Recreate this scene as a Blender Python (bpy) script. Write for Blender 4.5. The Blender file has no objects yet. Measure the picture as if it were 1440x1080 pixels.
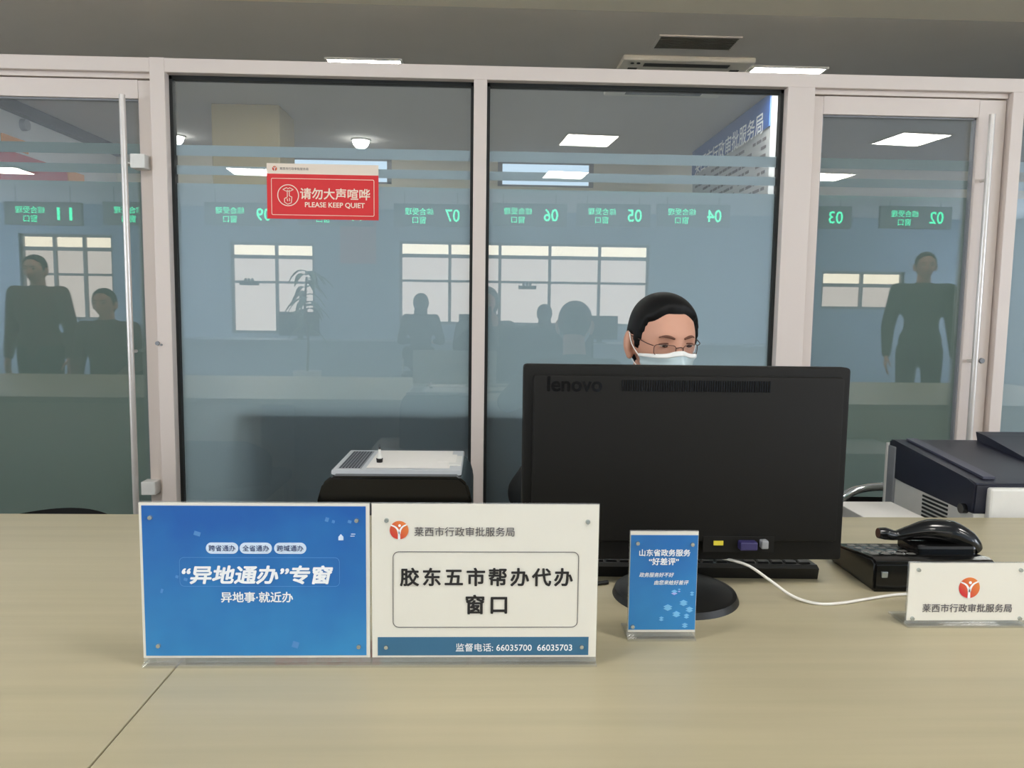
import bpy, bmesh, math, random
from mathutils import Vector, Matrix, Euler
random.seed(4)
SC = bpy.context.scene
COL = SC.collection
PI = math.pi

# ------------------------------------------------------------------ camera
CAM_H = 1.215
cd = bpy.data.cameras.new('camera')
cam = bpy.data.objects.new('camera', cd)
COL.objects.link(cam)
cd.sensor_width = 36.0
cd.lens = 36.0 * 1080.0 / 1440.0
cd.clip_start = 0.02
PITCH, YAW, ROLL = 0.09660204, 0.03482596, 0.013413
_f = Vector((math.sin(YAW) * math.cos(PITCH), math.cos(YAW) * math.cos(PITCH), -math.sin(PITCH)))
_r = Vector((math.cos(YAW), -math.sin(YAW), 0))
_u = _r.cross(_f)
_r2 = _r * math.cos(ROLL) + _u * math.sin(ROLL)
_u2 = -_r * math.sin(ROLL) + _u * math.cos(ROLL)
M = Matrix((_r2, _u2, -_f)).transposed().to_4x4()
M.translation = (0, 0, CAM_H)
cam.matrix_world = M
SC.camera = cam

# ------------------------------------------------------------------ world, exposure
w = bpy.data.worlds.new('daylight')
SC.world = w
w.use_nodes = True
w.node_tree.nodes['Background'].inputs[0].default_value = (0.75, 0.87, 1.0, 1)
w.node_tree.nodes['Background'].inputs[1].default_value = 0.6
SC.view_settings.view_transform = 'Standard'
SC.view_settings.look = 'None'
SC.view_settings.gamma = 1.0
SC.view_settings.use_curve_mapping = False
SC.view_settings.exposure = 0.36

# light levels (lamps and lit windows, some of them added)
PANEL_E = 26.0       # ceiling LED panels
WINDOW_E = 4.2      # upper panes of the hall windows
WINDOW_LOW_E = 2.2  # lower, hazier panes
SIDE_FILL_E = 8.5    # unseen side windows, added to brighten the partition
BACK_WIN_E = 0.8    # clerestory windows of the rear room

# ------------------------------------------------------------------ material helpers
def lin(r, g, b):
    def f(c):
        c /= 255.0
        return c / 12.92 if c <= 0.04045 else ((c + 0.055) / 1.055) ** 2.4
    return (f(r), f(g), f(b), 1.0)

_mats = {}
def mat(name, rgb, rough=0.5, metal=0.0, spec=0.5, var=0.06, vscale=30.0, stretch=(1, 1, 1), coat=0.0, bump=0.0):
    if name in _mats:
        return _mats[name]
    m = bpy.data.materials.new(name)
    m.use_nodes = True
    nt = m.node_tree
    b = nt.nodes['Principled BSDF']
    c = lin(*rgb)
    tc = nt.nodes.new('ShaderNodeTexCoord')
    mp = nt.nodes.new('ShaderNodeMapping')
    mp.inputs['Scale'].default_value = stretch
    nz = nt.nodes.new('ShaderNodeTexNoise')
    nz.inputs['Scale'].default_value = vscale
    nz.inputs['Detail'].default_value = 4
    mx = nt.nodes.new('ShaderNodeMix')
    mx.data_type = 'RGBA'
    mx.inputs[6].default_value = (c[0] * (1 - var), c[1] * (1 - var), c[2] * (1 - var), 1)
    mx.inputs[7].default_value = (min(1, c[0] * (1 + var)), min(1, c[1] * (1 + var)), min(1, c[2] * (1 + var)), 1)
    nt.links.new(tc.outputs['Object'], mp.inputs['Vector'])
    nt.links.new(mp.outputs['Vector'], nz.inputs['Vector'])
    nt.links.new(nz.outputs[0], mx.inputs[0])
    nt.links.new(mx.outputs[2], b.inputs['Base Color'])
    b.inputs['Roughness'].default_value = rough
    b.inputs['Metallic'].default_value = metal
    b.inputs['Specular IOR Level'].default_value = spec
    b.inputs['Coat Weight'].default_value = coat
    if bump:
        bp = nt.nodes.new('ShaderNodeBump')
        bp.inputs['Strength'].default_value = bump
        bp.inputs['Distance'].default_value = 0.002
        nt.links.new(nz.outputs[0], bp.inputs['Height'])
        nt.links.new(bp.outputs[0], b.inputs['Normal'])
    _mats[name] = m
    return m

def emat(name, rgb, strength):
    if name in _mats:
        return _mats[name]
    m = bpy.data.materials.new(name)
    m.use_nodes = True
    nt = m.node_tree
    nt.nodes.clear()
    o = nt.nodes.new('ShaderNodeOutputMaterial')
    e = nt.nodes.new('ShaderNodeEmission')
    e.inputs[0].default_value = lin(*rgb)
    e.inputs[1].default_value = strength
    nt.links.new(e.outputs[0], o.inputs[0])
    _mats[name] = m
    return m

def glass_mat(name, refl, tint=(0.86, 0.96, 1.0), through=(0.9, 0.95, 0.95), body=0.0):
    """Flat sheet glass: mirror reflection on top of plain transmission."""
    m = bpy.data.materials.new(name)
    m.use_nodes = True
    nt = m.node_tree
    nt.nodes.clear()
    o = nt.nodes.new('ShaderNodeOutputMaterial')
    g = nt.nodes.new('ShaderNodeBsdfGlossy')
    g.inputs['Color'].default_value = (*tint, 1)
    g.inputs['Roughness'].default_value = 0.0
    t = nt.nodes.new('ShaderNodeBsdfTransparent')
    t.inputs[0].default_value = (*through, 1)
    lw = nt.nodes.new('ShaderNodeLayerWeight')
    lw.inputs['Blend'].default_value = 0.5
    pw = nt.nodes.new('ShaderNodeMath')
    pw.operation = 'POWER'
    pw.inputs[1].default_value = 5.0
    ad = nt.nodes.new('ShaderNodeMath')
    ad.operation = 'MULTIPLY_ADD'
    ad.use_clamp = True
    ad.inputs[1].default_value = 0.9
    ad.inputs[2].default_value = refl
    nt.links.new(lw.outputs['Facing'], pw.inputs[0])
    mx = nt.nodes.new('ShaderNodeMixShader')
    nt.links.new(pw.outputs[0], ad.inputs[0])
    nt.links.new(ad.outputs[0], mx.inputs[0])
    last = t
    if body > 0:
        d = nt.nodes.new('ShaderNodeBsdfDiffuse')
        d.inputs[0].default_value = (0.9, 0.9, 0.9, 1)
        m2 = nt.nodes.new('ShaderNodeMixShader')
        m2.inputs[0].default_value = body
        nt.links.new(t.outputs[0], m2.inputs[1])
        nt.links.new(d.outputs[0], m2.inputs[2])
        last = m2
    nt.links.new(last.outputs[0], mx.inputs[1])
    nt.links.new(g.outputs[0], mx.inputs[2])
    nt.links.new(mx.outputs[0], o.inputs[0])
    return m

def film_mat(name, rgb, clear=0.12):
    m = bpy.data.materials.new(name)
    m.use_nodes = True
    nt = m.node_tree
    nt.nodes.clear()
    o = nt.nodes.new('ShaderNodeOutputMaterial')
    d = nt.nodes.new('ShaderNodeBsdfDiffuse')
    d.inputs[0].default_value = lin(*rgb)
    tl = nt.nodes.new('ShaderNodeBsdfTranslucent')
    tl.inputs[0].default_value = lin(*rgb)
    t = nt.nodes.new('ShaderNodeBsdfTransparent')
    m1 = nt.nodes.new('ShaderNodeMixShader')
    m1.inputs[0].default_value = 0.88
    nt.links.new(d.outputs[0], m1.inputs[1])
    nt.links.new(tl.outputs[0], m1.inputs[2])
    m2 = nt.nodes.new('ShaderNodeMixShader')
    m2.inputs[0].default_value = clear
    nt.links.new(m1.outputs[0], m2.inputs[1])
    nt.links.new(t.outputs[0], m2.inputs[2])
    nt.links.new(m2.outputs[0], o.inputs[0])
    return m

# ------------------------------------------------------------------ object helpers
def obj(name, bm, m, parent=None, loc=(0, 0, 0), rot=(0, 0, 0), smooth=False):
    if isinstance(bm, bmesh.types.BMesh):
        me = bpy.data.meshes.new(name)
        bmesh.ops.recalc_face_normals(bm, faces=bm.faces)
        bm.to_mesh(me)
        bm.free()
    else:
        me = bm
    me.materials.clear()
    for k in (m if isinstance(m, (list, tuple)) else [m]):
        me.materials.append(k)
    o = bpy.data.objects.new(name, me)
    COL.objects.link(o)
    o.location = loc
    o.rotation_euler = rot
    if parent:
        o.parent = parent
    if smooth:
        for p in me.polygons:
            p.use_smooth = True
        if smooth == 'auto':
            me.set_sharp_from_angle(angle=math.radians(35))
    return o

def tag(o, label=None, cat=None, group=None, kind=None):
    if label: o['label'] = label
    if cat: o['category'] = cat
    if group: o['group'] = group
    if kind: o['kind'] = kind
    return o

def thing(name, label, cat, loc=(0, 0, 0), rz=0.0, group=None):
    o = bpy.data.objects.new(name, None)
    COL.objects.link(o)
    o.empty_display_size = 0.1
    o.location = loc
    o.rotation_euler = (0, 0, rz)
    return tag(o, label, cat, group)

def struct(name, bm, m, loc=(0, 0, 0)):
    return tag(obj(name, bm, m, None, loc), kind='structure')

def struct_root(name, loc=(0, 0, 0), rz=0):
    o = bpy.data.objects.new(name, None)
    COL.objects.link(o)
    o.location = loc
    o.rotation_euler = (0, 0, rz)
    o['kind'] = 'structure'
    return o

def dup(root, loc, rz=0.0, label=None, group=None):
    r = root.copy()
    COL.objects.link(r)
    r.location = loc
    r.rotation_euler = (0, 0, rz)
    if label: r['label'] = label
    if group: r['group'] = group
    for ch in list(root.children):
        c = ch.copy()
        COL.objects.link(c)
        c.parent = r
        for g in list(ch.children):
            d = g.copy()
            COL.objects.link(d)
            d.parent = c
    return r

# ------------------------------------------------------------------ mesh helpers
def B():
    return bmesh.new()

def add_box(bm, c, s, bev=0.0, rot=None, seg=2):
    mt = Matrix.Translation(c)
    if rot is not None:
        mt = mt @ Euler(rot).to_matrix().to_4x4()
    r = bmesh.ops.create_cube(bm, size=1.0, matrix=mt @ Matrix.Diagonal((s[0], s[1], s[2], 1)))
    if bev > 0:
        vs = set(r['verts'])
        es = [e for e in bm.edges if e.verts[0] in vs and e.verts[1] in vs]
        bmesh.ops.bevel(bm, geom=es, offset=min(bev, min(s) * 0.49), segments=seg, affect='EDGES', profile=0.5)
    return bm

def box(lo, hi, bev=0.0, seg=2):
    bm = B()
    c = [(a + b) / 2 for a, b in zip(lo, hi)]
    s = [abs(b - a) for a, b in zip(lo, hi)]
    return add_box(bm, c, s, bev, None, seg)

def addb(bm, lo, hi, bev=0.0):
    c = [(a + b) / 2 for a, b in zip(lo, hi)]
    s = [abs(b - a) for a, b in zip(lo, hi)]
    return add_box(bm, c, s, bev)

def add_cyl(bm, c, r1, r2, h, axis='Z', seg=32):
    mt = Matrix.Translation(c)
    if axis == 'Y': mt = mt @ Matrix.Rotation(PI / 2, 4, 'X')
    if axis == 'X': mt = mt @ Matrix.Rotation(PI / 2, 4, 'Y')
    bmesh.ops.create_cone(bm, cap_ends=True, segments=seg, radius1=r1, radius2=r2, depth=h, matrix=mt)
    return bm

def add_tube(bm, pts, radii, seg=12, closed=False):
    pts = [Vector(p) for p in pts]
    if not isinstance(radii, (list, tuple)):
        radii = [radii] * len(pts)
    n = len(pts)
    rings = []
    up = None
    for i, p in enumerate(pts):
        a = pts[(i - 1) % n] if (closed or i > 0) else p
        b = pts[(i + 1) % n] if (closed or i < n - 1) else p
        t = (b - a).normalized()
        if up is None:
            up = t.orthogonal().normalized()
        up = (up - t * up.dot(t))
        if up.length < 1e-6:
            up = t.orthogonal()
        up.normalize()
        s = t.cross(up)
        rings.append([bm.verts.new(p + (up * math.cos(2 * PI * k / seg) + s * math.sin(2 * PI * k / seg)) * radii[i]) for k in range(seg)])
    m = n if closed else n - 1
    for i in range(m):
        A, Bq = rings[i], rings[(i + 1) % n]
        for k in range(seg):
            bm.faces.new((A[k], A[(k + 1) % seg], Bq[(k + 1) % seg], Bq[k]))
    if not closed:
        bm.faces.new(rings[0][::-1])
        bm.faces.new(rings[-1])
    return bm

def spline(pts, n=8):
    P = [Vector(p) for p in pts]
    out = []
    for i in range(len(P) - 1):
        p0, p1, p2, p3 = P[max(i - 1, 0)], P[i], P[i + 1], P[min(i + 2, len(P) - 1)]
        for k in range(n):
            t = k / n
            out.append(0.5 * ((2 * p1) + (p2 - p0) * t + (2 * p0 - 5 * p1 + 4 * p2 - p3) * t * t + (3 * p1 - p0 - 3 * p2 + p3) * t ** 3))
    out.append(P[-1])
    return out

def rrect(w, h, r, n=6, cx=0.0, cz=0.0):
    """rounded rectangle outline in (x, z)"""
    pts = []
    for (sx, sz, a0) in ((1, 1, 0), (-1, 1, 90), (-1, -1, 180), (1, -1, 270)):
        for k in range(n + 1):
            a = math.radians(a0 + 90 * k / n)
            pts.append((cx + sx * (w / 2 - r) + r * math.cos(a), cz + sz * (h / 2 - r) + r * math.sin(a)))
    return pts

def add_prism(bm, pts, y0, y1):
    """(x, z) outline extruded along y"""
    a = [bm.verts.new((x, y0, z)) for x, z in pts]
    b = [bm.verts.new((x, y1, z)) for x, z in pts]
    n = len(pts)
    bm.faces.new(a)
    bm.faces.new(b[::-1])
    for i in range(n):
        bm.faces.new((a[i], b[i], b[(i + 1) % n], a[(i + 1) % n]))
    return bm

def add_prism_x(bm, pts, x0, x1):
    """(y, z) outline extruded along x"""
    a = [bm.verts.new((x0, y, z)) for y, z in pts]
    b = [bm.verts.new((x1, y, z)) for y, z in pts]
    n = len(pts)
    bm.faces.new(a)
    bm.faces.new(b[::-1])
    for i in range(n):
        bm.faces.new((a[i], b[i], b[(i + 1) % n], a[(i + 1) % n]))
    return bm

def add_ring_outline(bm, pts, t, y0, y1):
    """thin closed line of width t following an (x, z) outline"""
    n = len(pts)
    ins = []
    for i in range(n):
        p = Vector(pts[i]); a = Vector(pts[i - 1]); b = Vector(pts[(i + 1) % n])
        d = (b - a)
        if d.length < 1e-9: d = Vector((1, 0))
        d.normalize()
        nn = Vector((-d.y, d.x))
        ins.append(p + nn * t)
    vo = [[bm.verts.new((p[0], y, p[1])) for p in pts] for y in (y0, y1)]
    vi = [[bm.verts.new((p[0], y, p[1])) for p in ins] for y in (y0, y1)]
    for i in range(n):
        j = (i + 1) % n
        for q in (0, 1):
            bm.faces.new((vo[q][i], vo[q][j], vi[q][j], vi[q][i]))
        bm.faces.new((vo[0][i], vo[1][i], vo[1][j], vo[0][j]))
        bm.faces.new((vi[0][i], vi[0][j], vi[1][j], vi[1][i]))
    return bm

def circle_pts(r, n=40, cx=0, cz=0):
    return [(cx + r * math.cos(2 * PI * k / n), cz + r * math.sin(2 * PI * k / n)) for k in range(n)]

# ------------------------------------------------------------------ lettering (built-in font)
def text_mesh(body, width, bold=0.0, shear=0.0, height=None, thick=0.0003, spacing=1.0):
    c = bpy.data.curves.new('lettering', 'FONT')
    c.body = body
    c.size = 1.0
    c.shear = shear
    c.space_character = spacing
    c.resolution_u = 3
    o = bpy.data.objects.new('lettering_tmp', c)
    COL.objects.link(o)
    dg = bpy.context.evaluated_depsgraph_get()
    dg.update()
    me = bpy.data.meshes.new_from_object(o.evaluated_get(dg))
    bpy.data.objects.remove(o)
    bpy.data.curves.remove(c)
    xs = [v.co.x for v in me.vertices]; ys = [v.co.y for v in me.vertices]
    x0, x1, y0, y1 = min(xs), max(xs), min(ys), max(ys)
    sx = width / (x1 - x0)
    sy = height / (y1 - y0) if height else sx
    bm = B()
    bm.from_mesh(me)
    bpy.data.meshes.remove(me)
    for v in bm.verts:
        v.co = Vector(((v.co.x - (x0 + x1) / 2) * sx, 0.0, (v.co.y - (y0 + y1) / 2) * sy))
    if bold > 0:        # heavier strokes: the outline repeated a hair to each side
        src = bm.faces[:]
        for k in range(6):
            a = 2 * PI * k / 6
            cp = bmesh.ops.duplicate(bm, geom=src)
            for v in [g for g in cp['geom'] if isinstance(g, bmesh.types.BMVert)]:
                v.co.x += math.cos(a) * bold * sx
                v.co.z += math.sin(a) * bold * sx
                v.co.y -= 1.2e-5 * (k + 1)
    r = bmesh.ops.extrude_face_region(bm, geom=bm.faces[:])
    for v in [g for g in r['geom'] if isinstance(g, bmesh.types.BMVert)]:
        v.co.y -= thick
    return bm

def letters(body, width, m, parent, x, y, z, bold=0.0, shear=0.0, height=None, rz=0.0, spacing=1.0, name='lettering'):
    return obj(name, text_mesh(body, width, bold, shear, height, spacing=spacing), m, parent, (x, y, z), (0, 0, rz))

# ================================================================== MATERIALS
m_alu = mat('painted_aluminium', (220, 207, 198), 0.42, 0.0, 0.5, 0.02, 8)
m_alu_handle = mat('satin_aluminium', (214, 208, 202), 0.28, 0.35, 0.5, 0.02, 12)
m_gasket = mat('black_gasket', (22, 26, 26), 0.6)
m_wood = mat('birch_laminate', (177, 167, 138), 0.38, 0.0, 0.35, 0.15, 2.2, (0.7, 16, 16))
m_wood_edge = mat('birch_edge_band', (196, 184, 154), 0.45, 0, 0.4, 0.05, 6)
m_black_plastic = mat('black_plastic', (26, 26, 25), 0.42, 0, 0.4, 0.08, 60)
m_monitor = mat('charcoal_plastic', (26, 25, 23), 0.6, 0, 0.18, 0.05, 40)
m_gloss_black = mat('gloss_black', (14, 14, 14), 0.16, 0, 0.5)
m_white_plastic = mat('white_plastic', (222, 220, 214), 0.4)
m_grey_plastic = mat('grey_plastic', (140, 142, 146), 0.45)
m_navy = mat('navy_plastic', (34, 36, 50), 0.42)
m_paper = mat('white_paper', (236, 232, 226), 0.7, var=0.02)
m_card = mat('white_card', (224, 220, 208), 0.45, var=0.015)
m_ink = mat('black_ink', (30, 28, 28), 0.6)
m_ink_grey = mat('grey_ink', (92, 86, 88), 0.6)
m_white_ink = mat('white_ink', (238, 240, 242), 0.55, var=0.02)
m_cream_ink = mat('cream_ink', (246, 226, 204), 0.6, var=0.02)
m_red_print = mat('red_print', (224, 40, 44), 0.5, var=0.03)
m_cream_print = mat('cream_print', (240, 224, 206), 0.6, var=0.02)
m_teal_print = mat('teal_print', (54, 104, 136), 0.5, var=0.04)
m_pill = mat('pale_blue_print', (206, 222, 240), 0.5, var=0.03)
m_navy_ink = mat('navy_ink', (40, 60, 110), 0.55)
m_soft_line = mat('soft_blue_line', (84, 140, 200), 0.5)
m_lightblue = mat('light_blue_print', (120, 188, 232), 0.5, var=0.1)
m_violet = mat('lilac_print', (170, 176, 232), 0.5)
m_chrome = mat('chrome', (215, 215, 215), 0.12, 1.0, var=0.01)
m_stud = mat('steel_stud', (190, 198, 196), 0.25, 0.8, var=0.02)
m_cable_white = mat('white_cable', (232, 228, 220), 0.45, var=0.02)
m_skin = mat('skin', (206, 154, 130), 0.5, 0, 0.35, 0.04, 25)
m_hair = mat('black_hair', (10, 10, 11), 0.55, 0, 0.22, 0.25, 60, (6, 6, 0.6))
m_mask = mat('pale_cyan_mask', (192, 210, 214), 0.75, var=0.03, vscale=50)
m_mask_edge = mat('white_mask_edge', (236, 236, 232), 0.75, var=0.02)
m_brow = mat('brown_brow', (104, 66, 50), 0.7)
m_eye_white = mat('eye_white', (214, 196, 186), 0.35)
m_iris = mat('dark_iris', (46, 24, 20), 0.25)
m_lid = mat('upper_eyelid', (176, 116, 98), 0.5)
m_specs = mat('bronze_wire', (84, 58, 52), 0.3, 0.6)
m_jacket = mat('black_jacket', (20, 22, 22), 0.85, 0, 0.3, 0.2, 90)
m_trousers = mat('dark_trousers', (28, 29, 34), 0.85, var=0.15)
m_shoe = mat('black_shoe', (18, 18, 18), 0.4)
m_fabric = mat('black_fabric', (24, 24, 25), 0.9, 0, 0.2, 0.2, 120)
m_ceiling = mat('grey_ceiling_paint', (196, 192, 188), 0.9, 0, 0.2, 0.04, 3)
m_soffit = mat('warm_white_gypsum', (236, 222, 200), 0.9, 0, 0.2, 0.02, 3)
m_wall = mat('pale_wall_paint', (196, 198, 198), 0.9, 0, 0.2, 0.03, 3)
m_wall_blue = mat('cool_wall_paint', (168, 178, 188), 0.9, 0, 0.2, 0.03, 3)
m_beige = mat('beige_pillar_paint', (158, 146, 116), 0.8, 0, 0.3, 0.04, 4)
m_cabinet = mat('grey_white_cabinet', (200, 198, 192), 0.5, 0, 0.4, 0.03, 5)
m_led = emat('green_led', (70, 255, 190), 5.0)
m_led_box = mat('led_box_grey', (140, 150, 160), 0.5)
m_panel = emat('led_panel_white', (255, 250, 242), PANEL_E)
m_win_up = emat('bright_window_pane', (255, 242, 218), WINDOW_E)
m_win_low = emat('hazy_window_pane', (255, 240, 232), WINDOW_LOW_E)
m_side_fill = emat('added_side_window_pane', (236, 244, 255), SIDE_FILL_E)
m_backwin = emat('clerestory_pane', (214, 236, 255), BACK_WIN_E)
m_downlight = emat('downlight_lens', (255, 252, 246), 16.0)
m_screen = emat('dim_screen', (60, 80, 100), 0.08)
m_glass = glass_mat('partition_glass', 0.078, (1.0, 0.99, 0.98), (0.95, 0.985, 0.99), 0.03)
m_acrylic = glass_mat('clear_acrylic', 0.07, (1, 1, 1), (0.93, 0.94, 0.93), 0.12)
m_lens = glass_mat('spectacle_lens', 0.05, (1, 1, 1), (0.97, 0.97, 0.97))
m_film = film_mat('frosted_film', (186, 200, 208), 0.07)
m_film_door = film_mat('green_frosted_film', (136, 154, 150), 0.07)

def floor_mat():
    m = bpy.data.materials.new('pale_floor_tile')
    m.use_nodes = True
    nt = m.node_tree
    b = nt.nodes['Principled BSDF']
    tc = nt.nodes.new('ShaderNodeTexCoord')
    br = nt.nodes.new('ShaderNodeTexBrick')
    br.offset = 0.0
    br.inputs['Scale'].default_value = 1.0
    br.inputs['Brick Width'].default_value = 0.8
    br.inputs['Row Height'].default_value = 0.8
    br.inputs['Mortar Size'].default_value = 0.004
    br.inputs['Color1'].default_value = lin(156, 156, 153)
    br.inputs['Color2'].default_value = lin(164, 163, 159)
    br.inputs['Mortar'].default_value = lin(140, 138, 132)
    nt.links.new(tc.outputs['Object'], br.inputs['Vector'])
    nt.links.new(br.outputs[0], b.inputs['Base Color'])
    b.inputs['Roughness'].default_value = 0.25
    return m

def blue_print():
    m = bpy.data.materials.new('blue_gradient_print')
    m.use_nodes = True
    nt = m.node_tree
    b = nt.nodes['Principled BSDF']
    tc = nt.nodes.new('ShaderNodeTexCoord')
    sp = nt.nodes.new('ShaderNodeSeparateXYZ')
    nz = nt.nodes.new('ShaderNodeTexNoise')
    nz.inputs['Scale'].default_value = 14
    nz.inputs['Detail'].default_value = 2
    ma = nt.nodes.new('ShaderNodeMath'); ma.operation = 'MULTIPLY_ADD'
    ma.inputs[1].default_value = -3.4; ma.inputs[2].default_value = 0.62
    m2 = nt.nodes.new('ShaderNodeMath'); m2.operation = 'MULTIPLY_ADD'
    m2.inputs[1].default_value = 0.7
    cr = nt.nodes.new('ShaderNodeValToRGB')
    cr.color_ramp.elements[0].position = 0.25
    cr.color_ramp.elements[0].color = lin(30, 92, 168)
    cr.color_ramp.elements[1].position = 1.0
    cr.color_ramp.elements[1].color = lin(52, 136, 194)
    nt.links.new(tc.outputs['Object'], sp.inputs[0])
    nt.links.new(tc.outputs['Object'], nz.inputs['Vector'])
    nt.links.new(sp.outputs['Z'], ma.inputs[0])
    nt.links.new(nz.outputs[0], m2.inputs[0])
    nt.links.new(ma.outputs[0], m2.inputs[2])
    nt.links.new(m2.outputs[0], cr.inputs[0])
    nt.links.new(cr.outputs[0], b.inputs['Base Color'])
    b.inputs['Roughness'].default_value = 0.35
    return m
m_blue = blue_print()

def logo_print():
    m = bpy.data.materials.new('red_orange_emblem_print')
    m.use_nodes = True
    nt = m.node_tree
    b = nt.nodes['Principled BSDF']
    tc = nt.nodes.new('ShaderNodeTexCoord')
    sp = nt.nodes.new('ShaderNodeSeparateXYZ')
    ad = nt.nodes.new('ShaderNodeMath'); ad.operation = 'ADD'
    ma = nt.nodes.new('ShaderNodeMath'); ma.operation = 'MULTIPLY_ADD'
    ma.inputs[1].default_value = 28.0; ma.inputs[2].default_value = 0.5
    cr = nt.nodes.new('ShaderNodeValToRGB')
    cr.color_ramp.elements[0].color = lin(200, 44, 50)
    cr.color_ramp.elements[1].color = lin(222, 128, 60)
    nt.links.new(tc.outputs['Object'], sp.inputs[0])
    nt.links.new(sp.outputs['X'], ad.inputs[0])
    nt.links.new(sp.outputs['Z'], ad.inputs[1])
    nt.links.new(ad.outputs[0], ma.inputs[0])
    nt.links.new(ma.outputs[0], cr.inputs[0])
    nt.links.new(cr.outputs[0], b.inputs['Base Color'])
    return m
m_logo = logo_print()

# ================================================================== ROOM SHELL
D = 2.75            # front face of the glass partition
CEIL = 2.85
struct('floor', box((-9, -7.7, -0.1), (9, 2.78, 0)), floor_mat())
struct('floor_rear', box((-9, 2.78, -0.1), (9, 8.6, 0)), mat('darkened_rear_floor', (92, 95, 92), .95, 0, .2, .15, 60))  # unseen floor, made dark to weaken the light on the lower film
struct('ceiling', box((-9, 2.6, CEIL), (9, 8.6, CEIL + 0.1)), m_ceiling)
struct('ceiling_hall', box((-9, -7.7, CEIL), (9, 2.6, CEIL + 0.1)), mat('brightened_hall_ceiling', (222, 228, 236), .9, 0, .2, .02, 3))  # hall half made paler, window bounce put into its colour
for nm, sx, n in (('wall_left', -1, 30), ('wall_right', 1, 31)):
    bm = B()
    a, b = sorted((sx * 9.0, sx * 9.12))
    addb(bm, (a, -7.7, 0), (b, -7.0, CEIL)); addb(bm, (a, -.6, 0), (b, 8.6, CEIL))
    addb(bm, (a, -7.0, 0), (b, -.6, .6)); addb(bm, (a, -7.0, 2.6), (b, -.6, CEIL))
    struct(nm, bm, m_wall)
    r = struct_root('window_%d' % n, (sx * 9.05, -3.8, .6))  # out-of-view side window, added as fill light for the partition
    bm = B()
    for k in range(6):
        addb(bm, (-.03, -3.2 + k * 1.28 - (.0 if k else -.03) - .03, 0), (.03, -3.2 + k * 1.28 + .03 - (.06 if k == 5 else 0) + (.03 if k == 0 else 0), 2.0))
    addb(bm, (-.03, -3.2, 0), (.03, 3.2, .05)); addb(bm, (-.03, -3.2, 1.95), (.03, 3.2, 2.0)); addb(bm, (-.03, -3.2, 1.3), (.03, 3.2, 1.35))
    obj('window_frame', bm, m_grey_plastic, r)
    obj('pane', box((-.005, -3.2, 0), (.005, 3.2, 2.0)), m_side_fill, r)
# soffit above the partition
struct('trim_1', box((-9, 2.55, 2.60), (9, 3.70, CEIL), 0.004), m_soffit)
# rear wall with clerestory openings, rear-left wall
HW = [(0.11, 1.14), (-2.10, -1.02)]
bm = B()
addb(bm, (-9, 8.4, 0), (9, 8.5, 2.53)); addb(bm, (-9, 8.4, 2.79), (9, 8.5, CEIL))
xs = sorted(HW)
edges = [-9] + [v for p in xs for v in p] + [9]
for i in range(0, len(edges), 2):
    addb(bm, (edges[i], 8.4, 2.53), (edges[i + 1], 8.5, 2.79))
struct('wall_rear', bm, mat('cream_wall_paint', (206, 202, 188), .9, 0, .2, .03, 3))
for k, (a, b) in enumerate(HW):
    r = struct_root('window_%d' % (10 + k), ((a + b) / 2, 8.43, 2.53))
    hw = (b - a) / 2
    bm = B()
    for lo, hi in (((-hw, -.03, 0), (-hw + .05, .03, .26)), ((hw - .05, -.03, 0), (hw, .03, .26)), ((-hw, -.03, 0), (hw, .03, .02)), ((-hw, -.03, .24), (hw, .03, .26))):
        addb(bm, lo, hi)
    obj('window_frame', bm, m_grey_plastic, r)
    obj('pane', box((-hw + .05, 0, .02), (hw - .05, .01, .24)), m_backwin, r)
struct('wall_rear_left', box((-4.0, 2.9, 0), (-3.9, 8.4, CEIL)), m_wall)
struct('trim_2', box((-3.9, 2.9, 2.76), (-3.82, 8.4, CEIL)), m_gasket)

# hall wall opposite, with its windows (behind the visitor)
YW = -7.5
WIN = [(-7.72, -6.2, 0.95, 2.36, (0.36, 0.68)), (-4.28, -2.88, 0.76, 2.28, (0.54,)), (-1.47, 2.77, 0.95, 2.34, (0.2, 0.4, 0.6, 0.8)), (5.75, 7.2, 1.3, 1.95, (0.5,))]
bm = B()
prev = -9
for a, b, z0, z1, _d in WIN:
    addb(bm, (prev, YW - .2, 0), (a, YW, CEIL))
    addb(bm, (a, YW - .2, 0), (b, YW, z0)); addb(bm, (a, YW - .2, z1), (b, YW, CEIL))
    prev = b
addb(bm, (prev, YW - .2, 0), (9, YW, CEIL))
struct('wall_hall', bm, mat('light_blue_wall_paint', (164, 182, 204), .9, 0, .2, .03, 3))
for k, (a, b, z0, z1, dv) in enumerate(WIN):
    r = struct_root('window_%d' % (20 + k), (a, YW - .1, z0))
    W, H = b - a, z1 - z0
    zt = H - 0.24
    t = 0.045
    bm = B()
    addb(bm, (0, -.04, 0), (W, .05, t)); addb(bm, (0, -.04, H - t), (W, .05, H))
    addb(bm, (0, -.04, 0), (t, .05, H)); addb(bm, (W - t, -.04, 0), (W, .05, H))
    addb(bm, (0, -.04, zt - .03), (W, .05, zt + .03))
    for q in dv:
        addb(bm, (W * q - .025, -.035, 0), (W * q + .025, .045, H))
    addb(bm, (0, -.03, zt - .44), (W, .04, zt - .40))
    obj('window_frame', bm, m_grey_plastic, r)
    obj('pane', box((0, -.02, zt), (W, -.01, H)), m_win_up, r)
    obj('pane', box((0, -.02, 0), (W, -.01, zt)), m_win_low, r)

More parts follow.
